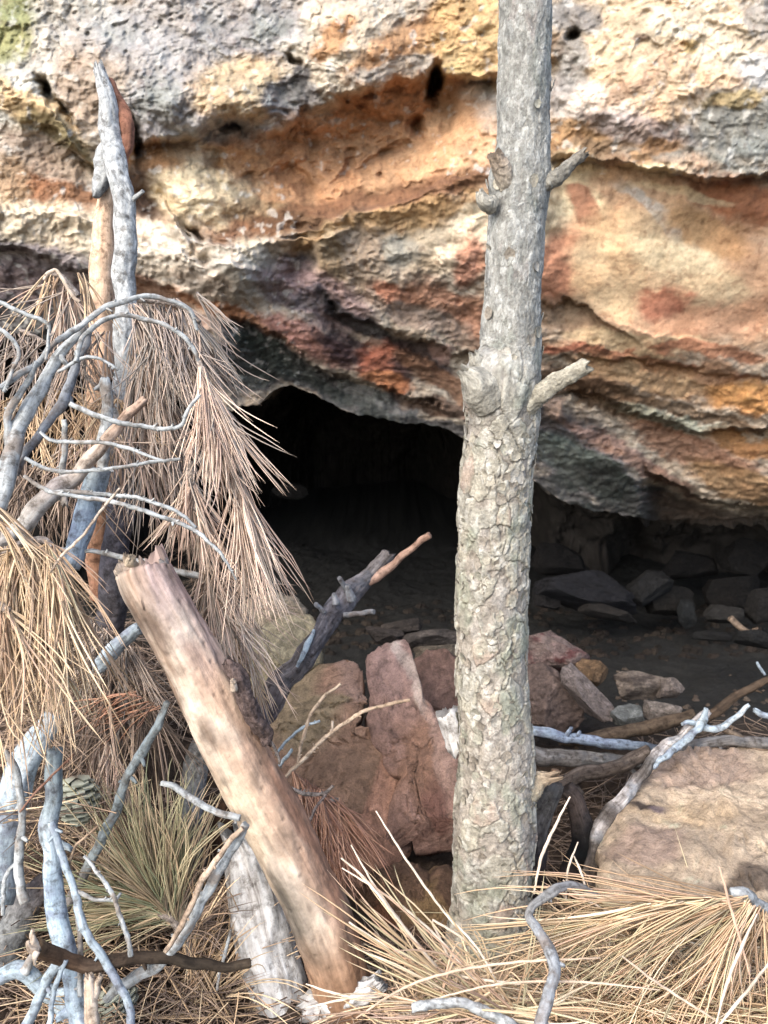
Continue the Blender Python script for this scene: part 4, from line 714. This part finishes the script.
B('brown stick with a blackened rounded knob between the upright stick and forked branch', 'dark', [(566, 788, 8), (572, 805, 9), (577, 822, 10), (579, 838, 12), (576, 856, 12), (570, 880, 12)], 1.46, RB_, cols=[(150, 125, 110), (165, 135, 120), (120, 105, 100), (52, 58, 66), (52, 58, 66), (150, 120, 110)])
B('thin stick seen end on with a round orange cut face', 'tan', [(556, 770, 4.2), (555, 774, 4.4)], 1.5, RB_, cols=[(210, 170, 130)] * 2, jag=(0, 0))
B('dark thin root under the mottled branch', 'dark', [(528, 752, 8), (545, 757, 9), (570, 758, 8), (600, 760, 7), (640, 764, 5)], 1.72, RB_)
B('dark stick crossing under the right end of the forked branch', 'dark', [(660, 752, 5), (700, 745, 5), (735, 742, 5), (790, 748, 6)], 1.62, RB_)
B('greenish dark twig low at the right edge of the cave floor', 'brown', [(712, 726, 2.5), (735, 734, 3), (755, 748, 3), (780, 756, 3)], 1.62, RB_)
B('small bright blue twig at the right edge below the brown branch', 'blue', [(754, 710, 2.5), (762, 714, 3), (775, 716, 3)], 1.64, RB_)
B('short pale splinter standing at the right edge of the cave floor', 'blue', [(757, 662, 1.2), (760, 668, 1.6), (765, 675, 1.2)], 1.8, RB_)
B('long thin brown stick deep in the right end of the cave', 'brown', [(730, 618, 3), (745, 630, 3), (760, 636, 3), (790, 640, 3)], 2.3, RB_)
B('smooth grey root looping out of the needles at the trunk foot', 'grey', [(600, 898, 3), (586, 890, 3.5), (570, 885, 4.2), (556, 886, 5), (545, 896, 5), (535, 906, 4), (529, 917, 4.4), (537, 929, 5.2), (546, 943, 5.8), (552, 958, 6), (554, 974, 6), (550, 994, 6.2), (543, 1014, 6.4), (538, 1040, 6.4)], 1.09, RB_, dd=-.16, cols=[(200, 190, 190)] * 4 + [(190, 180, 175)] * 3 + [(205, 205, 215)] * 7, rough=.06)

# ------------------------------------------------------------------ pine needles
def needles(P0, D, G, Ln, R, col, seg=8):
    n = len(P0); t = np.linspace(0, 1, seg + 1)
    K_ = RG.normal(size=(n, 3)) * .07; kb = RG.uniform(.3, .8, n); C = P0[:, None] + D[:, None] * (Ln[:, None] * t)[..., None] + G[:, None] * (Ln[:, None] * t ** 2)[..., None] + (K_ * (RG.random(n) < .35)[:, None] * 3)[:, None] * (Ln[:, None] * np.maximum(t[None] - kb[:, None], 0))[..., None] + K_[:, None] * (Ln[:, None] * (t ** 3 - t ** 2))[..., None]
    T = nrm(D[:, None] + 2 * G[:, None] * t[None, :, None]); a = nrm(np.cross(T, FW + np.array([.01, 0, .02]))); b = np.cross(T, a)
    prof = np.minimum(1, (1.02 - t) * 5) * (1 - .15 * t); rr = (R[:, None] * prof)[..., None]
    V = np.stack([C + rr * (a * math.cos(q) + b * math.sin(q)) for q in (0, 2.094, 4.189)], 2)
    base = (np.arange(n) * (seg + 1) * 3)[:, None, None]; i = np.arange(seg)[None, :, None] * 3; j = np.arange(3)[None, None]; k = (j + 1) % 3
    F = np.stack(np.broadcast_arrays(base + i + j, base + i + k, base + i + 3 + k, base + i + 3 + j), -1).reshape(-1, 4)
    V = V.reshape(-1, 3); cc = np.repeat(col, (seg + 1) * 3, axis=0)
    sh = np.tile(np.repeat(.88 + .16 * t, 3), n)[:, None]
    return V, [F], V * 1.0, cc * sh
PAL = {'salmon': [(216, 184, 156), (198, 164, 138), (224, 194, 164), (182, 150, 128), (190, 170, 148)], 'greyp': [(168, 150, 134), (150, 132, 118), (182, 160, 140), (142, 132, 120), (190, 162, 138)],
       'gold': [(208, 172, 122), (188, 154, 108), (222, 192, 144), (172, 142, 108), (196, 158, 118)], 'green': [(176, 168, 118), (196, 180, 134), (150, 156, 112), (206, 178, 132), (184, 158, 120)],
       'rust': [(196, 138, 98), (178, 120, 86), (206, 152, 112), (160, 110, 82)], 'straw': [(228, 196, 146), (214, 180, 128), (236, 212, 170), (200, 162, 116), (218, 176, 138), (206, 190, 140)], 'dull': [(150, 124, 100), (128, 106, 88), (168, 140, 112), (116, 96, 80)]}
def pick(pal, n):
    c = np.array([lin(x) for x in PAL[pal]]); c = c[RG.integers(0, len(c), n)] * RG.uniform(.6, 1.15, (n, 1)); g = c.mean(-1, keepdims=True); return (g + (c - g) * .74) * 1.06
def tuftV(stem, ang, spread, n, lpx, pal, droop=.25, zs=.5, r=.00085, curl=.17, lv=.24):
    n = max(6, int(n * .46)); droop = droop * .8; r = r * 1.08
    """stem: list of (px,py,d) where needles sprout; ang: image angle in degrees (0 right, 90 down)"""
    s = np.array(stem, float); k = RG.uniform(0, len(s) - 1.0001, n); i = k.astype(int); f = (k - i)[:, None]
    b = s[i] * (1 - f) + s[i + 1] * f; P0 = W(b[:, 0], b[:, 1], b[:, 2]) + RG.normal(size=(n, 3)) * .0018
    a = np.radians(np.interp(k, np.arange(len(s)), ang if np.ndim(ang) else [ang] * len(s)) + RG.normal(size=n) * spread)
    D = nrm(np.cos(a)[:, None] * RT - np.sin(a)[:, None] * UP + RG.normal(size=(n, 1)) * zs * FW)
    G = np.array([0, 0, -1.]) * droop * RG.uniform(.6, 1.3, (n, 1)) + RG.normal(size=(n, 3)) * curl
    L = lpx / FPX * b[:, 2] * np.clip(RG.normal(1, lv, n), .45, 1.3) / np.linalg.norm(D + G, axis=-1)
    c = pick(pal, n); D2 = nrm(D + RG.normal(size=D.shape) * .05); G2 = G + RG.normal(size=D.shape) * .05      # needles grow in pairs
    rr = r * RG.uniform(.85, 1.25, n)
    return needles(np.concatenate([P0, P0]), np.concatenate([D, D2]), np.concatenate([G, G2]), np.concatenate([L, L * RG.uniform(.93, 1.02, n)]), np.concatenate([rr, rr]), np.concatenate([c, c * .95]))
def bough(label, stem, tufts, group='dead pine boughs with hanging needles', smat='scaly', name='pine_bough'):
    root = empty(name, W(*[stem[0][i] for i in (0, 1, 3)]), label, 'pine bough', group)
    SEED[0] += 1; v, f, t, c = tube(stem, seed=SEED[0], rough=.35); mesh('stem', v, f, M[smat], root, c, t)
    for a in tufts: v, f, t, c = tuftV(**a); mesh('needle_tuft', v, f, M['needle'], root, c)
    return root
T = lambda stem, ang, spread, n, lpx, pal, **k: dict(stem=stem, ang=ang, spread=spread, n=n, lpx=lpx, pal=pal, **k)
bough('salmon brown needle plume hanging in two tiers in front of the black cave', [(197, 358, 1.6, 1.10), (203, 372, 2.6, 1.10), (212, 400, 3, 1.11), (222, 430, 3.2, 1.12), (230, 455, 3.2, 1.13), (240, 480, 3.4, 1.14), (246, 520, 3, 1.16), (250, 560, 3, 1.18)],
  [T([(199, 362, 1.10), (204, 380, 1.10), (210, 396, 1.11)], 78, 11, 170, 102, 'salmon', droop=.25, zs=.2), T([(202, 372, 1.10), (212, 398, 1.11)], 58, 7, 30, 100, 'salmon', droop=.35, zs=.2), T([(206, 395, 1.11), (226, 440, 1.13)], 82, 12, 70, 62, 'salmon', droop=.2, zs=.3),
   T([(236, 468, 1.14), (242, 490, 1.14)], 82, 9, 120, 116, 'salmon', droop=.2, zs=.25), T([(236, 468, 1.14), (244, 500, 1.15)], 64, 6, 40, 122, 'salmon', droop=.3, zs=.2), T([(246, 520, 1.16), (250, 570, 1.18)], 86, 12, 16, 60, 'greyp', zs=.3)])
bough('salmon needle tuft around the mauve stem beside the cave', [(190, 470, 3, 1.2), (192, 488, 3.4, 1.2), (196, 510, 3.5, 1.2)],
  [T([(189, 468, 1.2), (192, 490, 1.2)], 102, 16, 70, 78, 'salmon', zs=.3), T([(192, 480, 1.2), (200, 530, 1.2)], 62, 12, 80, 90, 'salmon', zs=.3), T([(204, 550, 1.22), (214, 610, 1.24)], 66, 22, 90, 92, 'salmon', zs=.3), T([(206, 580, 1.22), (212, 612, 1.24)], 125, 12, 26, 60, 'salmon', zs=.3)])
bough('grey brown needle plume fanning under the long arching branch', [(140, 300, 2.6, 1.26), (165, 302, 2.6, 1.27), (185, 310, 2.5, 1.28), (200, 322, 2, 1.28)],
  [T([(176, 300, 1.28), (196, 322, 1.28)], 68, 13, 120, 80, 'greyp', droop=.2, zs=.3, r=.0011), T([(150, 302, 1.28), (180, 312, 1.28)], 78, 14, 130, 105, 'greyp', droop=.2, zs=.3, r=.0011), T([(128, 304, 1.28), (160, 308, 1.28)], 68, 14, 120, 100, 'greyp', droop=.2, zs=.3, r=.001),
   T([(196, 290, 1.34), (206, 312, 1.34)], 52, 9, 24, 56, 'greyp', droop=.2, zs=.2)])
bough('dense pinkish needle mass behind the salmon plume right of the snag', [(140, 340, 3, 1.34), (155, 380, 3, 1.34), (170, 430, 3, 1.34), (180, 480, 3, 1.34)],
  [T([(132, 330, 1.33), (170, 400, 1.33)], 74, 12, 150, 100, 'salmon', zs=.35), T([(130, 350, 1.34), (150, 430, 1.34)], 84, 14, 110, 105, 'greyp', zs=.35), T([(150, 380, 1.36), (186, 440, 1.36)], 80, 12, 90, 100, 'greyp', zs=.3), T([(132, 420, 1.33), (170, 450, 1.33)], 78, 16, 70, 90, 'salmon', zs=.3)])
bough('tan needle tuft behind the tan log at the edge of the cave', [(228, 600, 3, 1.34), (238, 640, 3, 1.34), (246, 680, 3, 1.34)],
  [T([(222, 575, 1.33), (240, 620, 1.33)], 74, 12, 100, 90, 'salmon', zs=.3), T([(232, 620, 1.34), (246, 660, 1.34)], 84, 13, 90, 80, 'gold', zs=.3), T([(214, 600, 1.33), (222, 650, 1.33)], 88, 16, 90, 90, 'salmon', zs=.3)])
bough('large golden needle tuft drooping over the left side above the blue branch', [(-10, 556, 4, 1.02), (18, 546, 4, 1.02), (42, 540, 4, 1.02), (52, 548, 3, 1.02)],
  [T([(8, 556, 1.02), (40, 560, 1.02), (70, 590, 1.03)], 87, 10, 130, 156, 'gold', droop=.16, zs=.25, r=.0009), T([(40, 542, 1.02), (62, 556, 1.03)], 80, 8, 90, 160, 'gold', droop=.2, zs=.25, r=.0009), T([(-6, 550, 1.02), (36, 542, 1.02)], 96, 13, 90, 130, 'gold', droop=.16, zs=.3, r=.0009),
   T([(40, 540, 1.0), (56, 548, 1.0)], 58, 14, 22, 100, 'straw', droop=.25, zs=.3), T([(0, 548, 1.0), (50, 544, 1.0)], 170, 30, 20, 70, 'gold', droop=.2, zs=.3)])
bough('golden needle tuft hanging lower at the left edge', [(-20, 600, 4, 1.0), (2, 606, 4, 1.0), (10, 612, 3, 1.0)],
  [T([(-16, 602, 1.0), (10, 612, 1.0)], 82, 13, 80, 150, 'gold', droop=.16, zs=.25, r=.0009), T([(0, 606, 1.0), (10, 612, 1.0)], 50, 12, 30, 110, 'straw', droop=.2, zs=.3), T([(-10, 500, 1.0), (-4, 520, 1.0)], 45, 16, 34, 110, 'gold', zs=.3)])
bough('tan needle tuft hanging below the kinked twig at the upper left', [(46, 276, 2, 1.24), (60, 276, 2.4, 1.24), (78, 296, 2.6, 1.24)],
  [T([(46, 274, 1.24), (60, 276, 1.24)], 110, 9, 26, 70, 'gold', zs=.25), T([(56, 278, 1.25), (80, 300, 1.25)], 98, 24, 60, 70, 'salmon', zs=.3), T([(78, 272, 1.26), (84, 280, 1.26)], 66, 10, 20, 50, 'gold', zs=.2)])
bough('pale tangled needles filling the gaps between the grey branches', [(20, 330, 2, 1.34), (60, 350, 2, 1.34), (100, 390, 2, 1.34)],
  [T([(0, 330, 1.32), (60, 345, 1.33), (110, 330, 1.33)], 100, 30, 170, 80, 'greyp', zs=.35), T([(0, 400, 1.32), (60, 390, 1.33), (120, 400, 1.33)], 96, 34, 190, 85, 'gold', zs=.35), T([(60, 440, 1.3), (130, 440, 1.3)], 84, 30, 120, 75, 'salmon', zs=.35), T([(0, 460, 1.3), (70, 470, 1.3)], 94, 34, 170, 80, 'dull', zs=.35)])
bough('greenish needle fan radiating from a twig tip at the lower left', [(160, 908, 5, 1.2), (172, 918, 5, 1.2), (184, 936, 4.5, 1.21)],
  [T([(156, 900, 1.19), (176, 922, 1.2)], -112, 19, 170, 130, 'green', droop=.1, zs=.3, r=.001), T([(156, 904, 1.19), (172, 920, 1.2)], -158, 14, 110, 118, 'green', droop=.1, zs=.3, r=.001), T([(160, 908, 1.2), (176, 926, 1.2)], 178, 10, 90, 108, 'green', droop=.1, zs=.3), T([(162, 904, 1.2), (180, 926, 1.2)], -82, 16, 90, 112, 'green', droop=.1, zs=.3),
   T([(176, 920, 1.2), (188, 940, 1.2)], -40, 22, 50, 70, 'dull', zs=.3)])
bough('tan needles spreading around the stems at the bottom left', [(190, 940, 4, 1.22), (196, 985, 4, 1.22), (198, 1040, 4, 1.22)],
  [T([(184, 930, 1.22), (196, 1010, 1.22)], -78, 20, 120, 100, 'gold', droop=.1, zs=.3), T([(190, 950, 1.2), (198, 1030, 1.2)], 82, 42, 150, 95, 'gold', droop=.1, zs=.3), T([(150, 990, 1.2), (220, 1010, 1.2)], 60, 50, 140, 90, 'dull', zs=.35), T([(196, 1000, 1.2), (230, 1020, 1.2)], -60, 20, 60, 110, 'gold', zs=.3)])
bough('brown needle clump beside the pine cone', [(110, 690, 3, 1.3), (116, 730, 3, 1.3), (118, 780, 3, 1.3)],
  [T([(96, 660, 1.3), (150, 700, 1.3)], 105, 32, 260, 100, 'dull', zs=.35), T([(100, 730, 1.28), (124, 770, 1.28)], 92, 14, 130, 95, 'salmon', zs=.3), T([(130, 690, 1.26), (160, 708, 1.26)], 160, 14, 34, 70, 'rust', droop=.3, zs=.2), T([(90, 620, 1.3), (140, 650, 1.3)], 90, 36, 160, 90, 'greyp', zs=.3), T([(90, 800, 1.3), (130, 830, 1.3)], 80, 20, 120, 90, 'dull', zs=.3)])
bough('rusty needle tuft hanging between the tan log and the brown slab', [(300, 790, 2.2, 1.36), (320, 798, 2.4, 1.37), (338, 800, 2, 1.38)],
  [T([(318, 796, 1.37), (340, 800, 1.38)], 66, 15, 120, 82, 'rust', droop=.3, zs=.3, r=.0008), T([(290, 770, 1.36), (320, 792, 1.37)], 74, 22, 170, 80, 'rust', zs=.3, r=.0008), T([(300, 780, 1.36), (330, 796, 1.37)], 100, 20, 80, 66, 'rust', zs=.3, r=.0008)])
bough('straw coloured needle spray fanning left from a grey twig tip at the right edge', [(790, 930, 4, 1.12), (770, 912, 5, 1.1), (752, 900, 5.5, 1.08), (742, 894, 5, 1.07), (730, 893, 4, 1.07)],
  [T([(640, 906, 1.04), (700, 900, 1.05), (752, 898, 1.06)], 174, 13, 56, 165, 'straw', droop=.22, zs=.12, r=.0011), T([(620, 918, 1.04), (690, 908, 1.05), (754, 902, 1.06)], 166, 13, 46, 175, 'straw', droop=.14, zs=.12, r=.0011), T([(710, 908, 1.08), (754, 906, 1.08)], 150, 12, 50, 165, 'straw', droop=.10, zs=.2, r=.0011),
   T([(744, 900, 1.06), (756, 906, 1.06)], 118, 10, 40, 150, 'straw', droop=.06, zs=.2, r=.0011), T([(752, 904, 1.08), (768, 916, 1.08)], 100, 18, 60, 120, 'gold', droop=.06, zs=.2, r=.0011)], smat='snag')
bough('straw needle spray rising up left from a scaly twig at the bottom centre', [(540, 1040, 5, .99), (500, 1018, 5, .99), (470, 1006, 5, .99), (440, 1004, 4.5, .99), (412, 1008, 4, .99)],
  [T([(460, 1002, 1.02), (520, 1014, 1.02)], -140, 9, 30, 150, 'straw', droop=.06, zs=.15, r=.0012, curl=.05), T([(420, 1004, 1.02), (500, 1012, 1.02)], -168, 12, 26, 120, 'straw', droop=.02, zs=.2, r=.0012), T([(480, 1010, 1.02), (560, 1020, 1.02)], -110, 20, 12, 70, 'straw', zs=.3, r=.0011), T([(420, 1004, 1.02), (540, 1018, 1.02)], -10, 24, 40, 100, 'straw', zs=.3, r=.0012),
   T([(400, 1010, 1.02), (520, 1016, 1.02)], 165, 26, 40, 100, 'salmon', zs=.3, r=.0011)], smat='snag')
# individually readable long needles at the bottom centre: each a thing
def one(label, pts, r=1.5, col=(232, 212, 178)):
    o = stick('pine_needle', 'log', [(x, y, r * .8 * (.55 if i in (0, len(pts) - 1) else 1), d) for i, (x, y, d) in enumerate(pts)], None, label, 'pine needle', 'single long needles standing out of the litter', rough=.03, jag=(0, 0), cols=[col] * len(pts), nseg=8, ring=3.)
one('longest straight needle crossing the left edge of the trunk foot', [(376, 811, 1.08), (408, 862, 1.07), (444, 912, 1.06), (480, 952, 1.04), (512, 1016, 1.02)])
one('needle with its tip resting highest on the rusty needles side', [(351, 845, 1.1), (376, 888, 1.09), (410, 934, 1.07), (446, 978, 1.05), (470, 1008, 1.03)])
one('needle just below the high tipped one pointing up left', [(341, 858, 1.1), (366, 880, 1.09), (398, 920, 1.07), (430, 960, 1.05), (458, 992, 1.03)], 1.8)
one('paired needle sharing the tip of the up left pointing needle', [(342, 868, 1.1), (378, 890, 1.09), (412, 914, 1.07), (440, 940, 1.05), (476, 982, 1.03)])
one('lower curved needle with a pale tip over the dark ground', [(349, 922, 1.1), (372, 938, 1.09), (400, 952, 1.07), (432, 968, 1.05), (470, 978, 1.03), (520, 984, 1.02)], 2.)
one('kinked needle making an upside down v left of the trunk', [(462, 986, 1.04), (446, 952, 1.05), (433, 923, 1.07), (436, 922, 1.07), (470, 944, 1.06), (486, 972, 1.04)])
one('tall needle standing right of the trunk in front of the dark sticks', [(534, 894, 1.08), (540, 862, 1.09), (553, 830, 1.1), (570, 797, 1.12)], 1.9)
one('short upright needle of the crossed pair right of the trunk', [(566, 900, 1.08), (568, 870, 1.09), (578, 842, 1.1)])
one('second needle of the crossed pair leaning right', [(588, 896, 1.08), (581, 872, 1.09), (574, 856, 1.1)])
one('needle lying from the root towards the flat boulder', [(563, 880, 1.1), (580, 896, 1.09), (612, 914, 1.07)])
one('orange needle standing above the straw spray at the right', [(719, 866, 1.02), (728, 898, 1.01), (740, 940, 1.0), (750, 976, .99)], 1.8, (222, 172, 126))
one('pale needle crossing down from the grey twig tip', [(757, 914, 1.0), (742, 946, .99), (728, 980, .98), (716, 1024, .97)], 1.9)
one('pale needle cutting the bottom right corner', [(778, 950, .98), (756, 980, .97), (736, 1004, .96), (716, 1030, .95)], 2.)
one('thin needle lying across the bottom right spray', [(622, 956, 1.0), (650, 978, .99), (690, 1004, .98), (724, 1026, .97)], 1.7, (206, 176, 140))
one('pair of low needles at the left of the scaly twig', [(306, 984, 1.08), (330, 992, 1.07), (360, 998, 1.06), (400, 994, 1.05)])
one('lowest needle left of the scaly twig', [(306, 1008, 1.06), (340, 1000, 1.05), (370, 994, 1.05)])
one('long bowed needle sweeping across the foot of the trunk', [(356, 1018, 1.0), (400, 990, 1.0), (450, 972, .99), (520, 962, .98), (600, 958, .98)], 1.7, (212, 178, 136))
one('long faint needle lying level below the pine trunk', [(430, 1000, 1.), (500, 984, .99), (580, 982, .98), (660, 990, .97)], 1.6, (216, 186, 146))

# litter: nobody could count it
def litter():
    parts = []
    def patch(n, x0, x1, y0, y1, dd, pal, lpx, lift, ang=None, r=.001):
        px = RG.uniform(x0, x1, n); py = RG.uniform(y0, y1, n)
        v_ = (512 - py) / FPX; d = (CZ - dd) / (ST - v_ * CT); P = W(px, py, d)
        for _ in range(3): d = (CZ - (gz(P[:, 0], P[:, 1]) + lift * RG.random(n))) / (ST - v_ * CT); P = W(px, py, d)
        a = np.radians(ang[0] + RG.normal(size=n) * ang[1]) if ang else RG.uniform(0, 2 * math.pi, n)
        D = nrm(np.stack([np.cos(a), np.sin(a), RG.normal(size=n) * .22], -1)); L = lpx / FPX * d * np.clip(RG.normal(1, .2, n), .4, 1.3)
        P = P - D * L[:, None] * .5
        parts.append(needles(P, D, RG.normal(size=(n, 3)) * .10, L, r * RG.uniform(.8, 1.2, n), pick(pal, n), 6))
    patch(800, 560, 800, 925, 1060, .3, 'straw', 120, .04, (180, 48), .0012); patch(260, 560, 800, 915, 1060, .3, 'straw', 190, .06, (182, 22), .0012); patch(160, 560, 800, 915, 1060, .3, 'gold', 170, .06, (150, 30), .0011); patch(120, 600, 800, 930, 1060, .3, 'straw', 170, .07, (60, 40), .0012); patch(300, 400, 580, 965, 1060, .3, 'straw', 110, .03); patch(450, 500, 800, 940, 1060, .3, 'gold', 110, .03, None, .0012)
    patch(350, 390, 540, 965, 1060, .3, 'straw', 110, .05); patch(160, 540, 640, 905, 940, .3, 'straw', 60, .04)
    patch(500, 300, 560, 940, 1060, .25, 'dull', 90, .02); patch(420, -20, 260, 800, 1060, .25, 'gold', 90, .05); patch(900, -20, 260, 800, 1060, .25, 'dull', 90, .03); patch(1200, -20, 260, 640, 900, .4, 'dull', 90, .05)
    patch(900, -40, 230, 480, 760, .5, 'dull', 100, .06); patch(260, 540, 640, 780, 900, .2, 'dull', 50, .02); patch(120, 640, 800, 720, 770, .2, 'dull', 40, .02)
    v, f, t, c = join(parts)
    tag(mesh('needle_litter', v, f, M['needle'], None, c), 'carpet of fallen pine needles covering the ground in front of the cave', 'pine needles', kind='stuff')
litter()
# gravel crumbs near the rocks
gp = []
for i in range(700):
    px = RG.uniform(300, 780); py = RG.uniform(700, 860) if i < 300 else (RG.uniform(650, 720) if i < 350 else RG.uniform(596, 650)); 
    d = (CZ - .13) / (ST - (512 - py) / FPX * CT); c0 = W(px, py, d); c0[2] = gz(c0[0], c0[1]) + .003; s = RG.uniform(.003, .009) * (2.2 if i >= 350 else 1)
    th = np.linspace(0, 2 * math.pi, 7, endpoint=False); V2 = np.concatenate([np.stack([np.cos(th), np.sin(th), 0 * th - .4], -1), np.stack([.6 * np.cos(th + .3), .6 * np.sin(th + .3), 0 * th + .5], -1), [[0, 0, .6]]]) * s * RG.uniform(.7, 1.3, (15, 1)) * np.array([1.2, 1, .8]) + c0
    i0 = np.arange(7); j0 = (i0 + 1) % 7; col_ = lin(RG.choice([(96, 84, 74), (76, 68, 60), (108, 96, 84)])) * (.35 if i >= 350 else 1)  # crumbs inside the cave get a darkened colour for its shade
    gp.append((V2, [np.stack([i0, j0, j0 + 7, i0 + 7], -1), np.stack([i0 + 7, j0 + 7, np.full(7, 14)], -1)], V2, np.broadcast_to(col_, V2.shape)))
v, f, t, c = join(gp); tag(mesh('gravel', v, f, M['rock'], None, c, smooth=False), 'small crumbs of broken rock scattered on the ground among the stones', 'gravel', kind='stuff')

# ------------------------------------------------------------------ pine cone
def cone(label, x, y, d, length, rad, tilt):
    ax = nrm(math.cos(math.radians(tilt)) * -UP + math.sin(math.radians(tilt)) * RT); s1 = nrm(np.cross(ax, FW)); s2 = np.cross(ax, s1)
    c0 = W(x, y, d) - ax * length / 2; Vs, Fs, Cs = [], [], []; o = 0
    n = 52
    for i in range(n):
        u = (i + .5) / n; a = i * 2.39996; rr = rad * (math.sin(math.pi * min(1, u * .85 + .12)) ** .7)
        out = s1 * math.cos(a) + s2 * math.sin(a); sd = np.cross(ax, out); p = c0 + ax * length * u; w = rad * .50; tip = p + out * rr * 1.15 + ax * length * .10
        th = rad * .07
        V2 = [p - sd * w * .4, p + sd * w * .4, tip - sd * w - ax * th, tip + sd * w - ax * th, tip + out * w * .5 - ax * th * .2, tip - sd * w * .9 + ax * th, tip + sd * w * .9 + ax * th, tip + out * w * .2 + ax * th * 1.4, p + ax * th]
        Vs.append(V2); Fs.append(np.array([[0, 1, 3, 2], [2, 3, 4, 4], [5, 7, 4, 2], [7, 6, 3, 4], [8, 6, 7, 5]]) + o); o += 9
        k = RG.uniform(.8, 1.15); Cs.append([lin((92, 84, 74)) * k] * 2 + [lin((164, 168, 152)) * k] * 6 + [lin((80, 70, 60))])
    V = np.array(Vs).reshape(-1, 3); F = np.concatenate(Fs); q = F[F[:, 2] != F[:, 3]]; t3 = F[F[:, 2] == F[:, 3]][:, :3]
    root = mesh('pine_cone', V, [q, t3], M['cone'], None, np.array(Cs).reshape(-1, 3), smooth=False)
    return tag(root, label, 'pine cone')
cone('open grey pine cone hanging beside the large pale branch at the lower left', 77, 797, 1.2, .060, .024, 4)
cone('small closed pine cone in shade under the brown broken stick', 116, 1000, 1.16, .045, .022, 30)
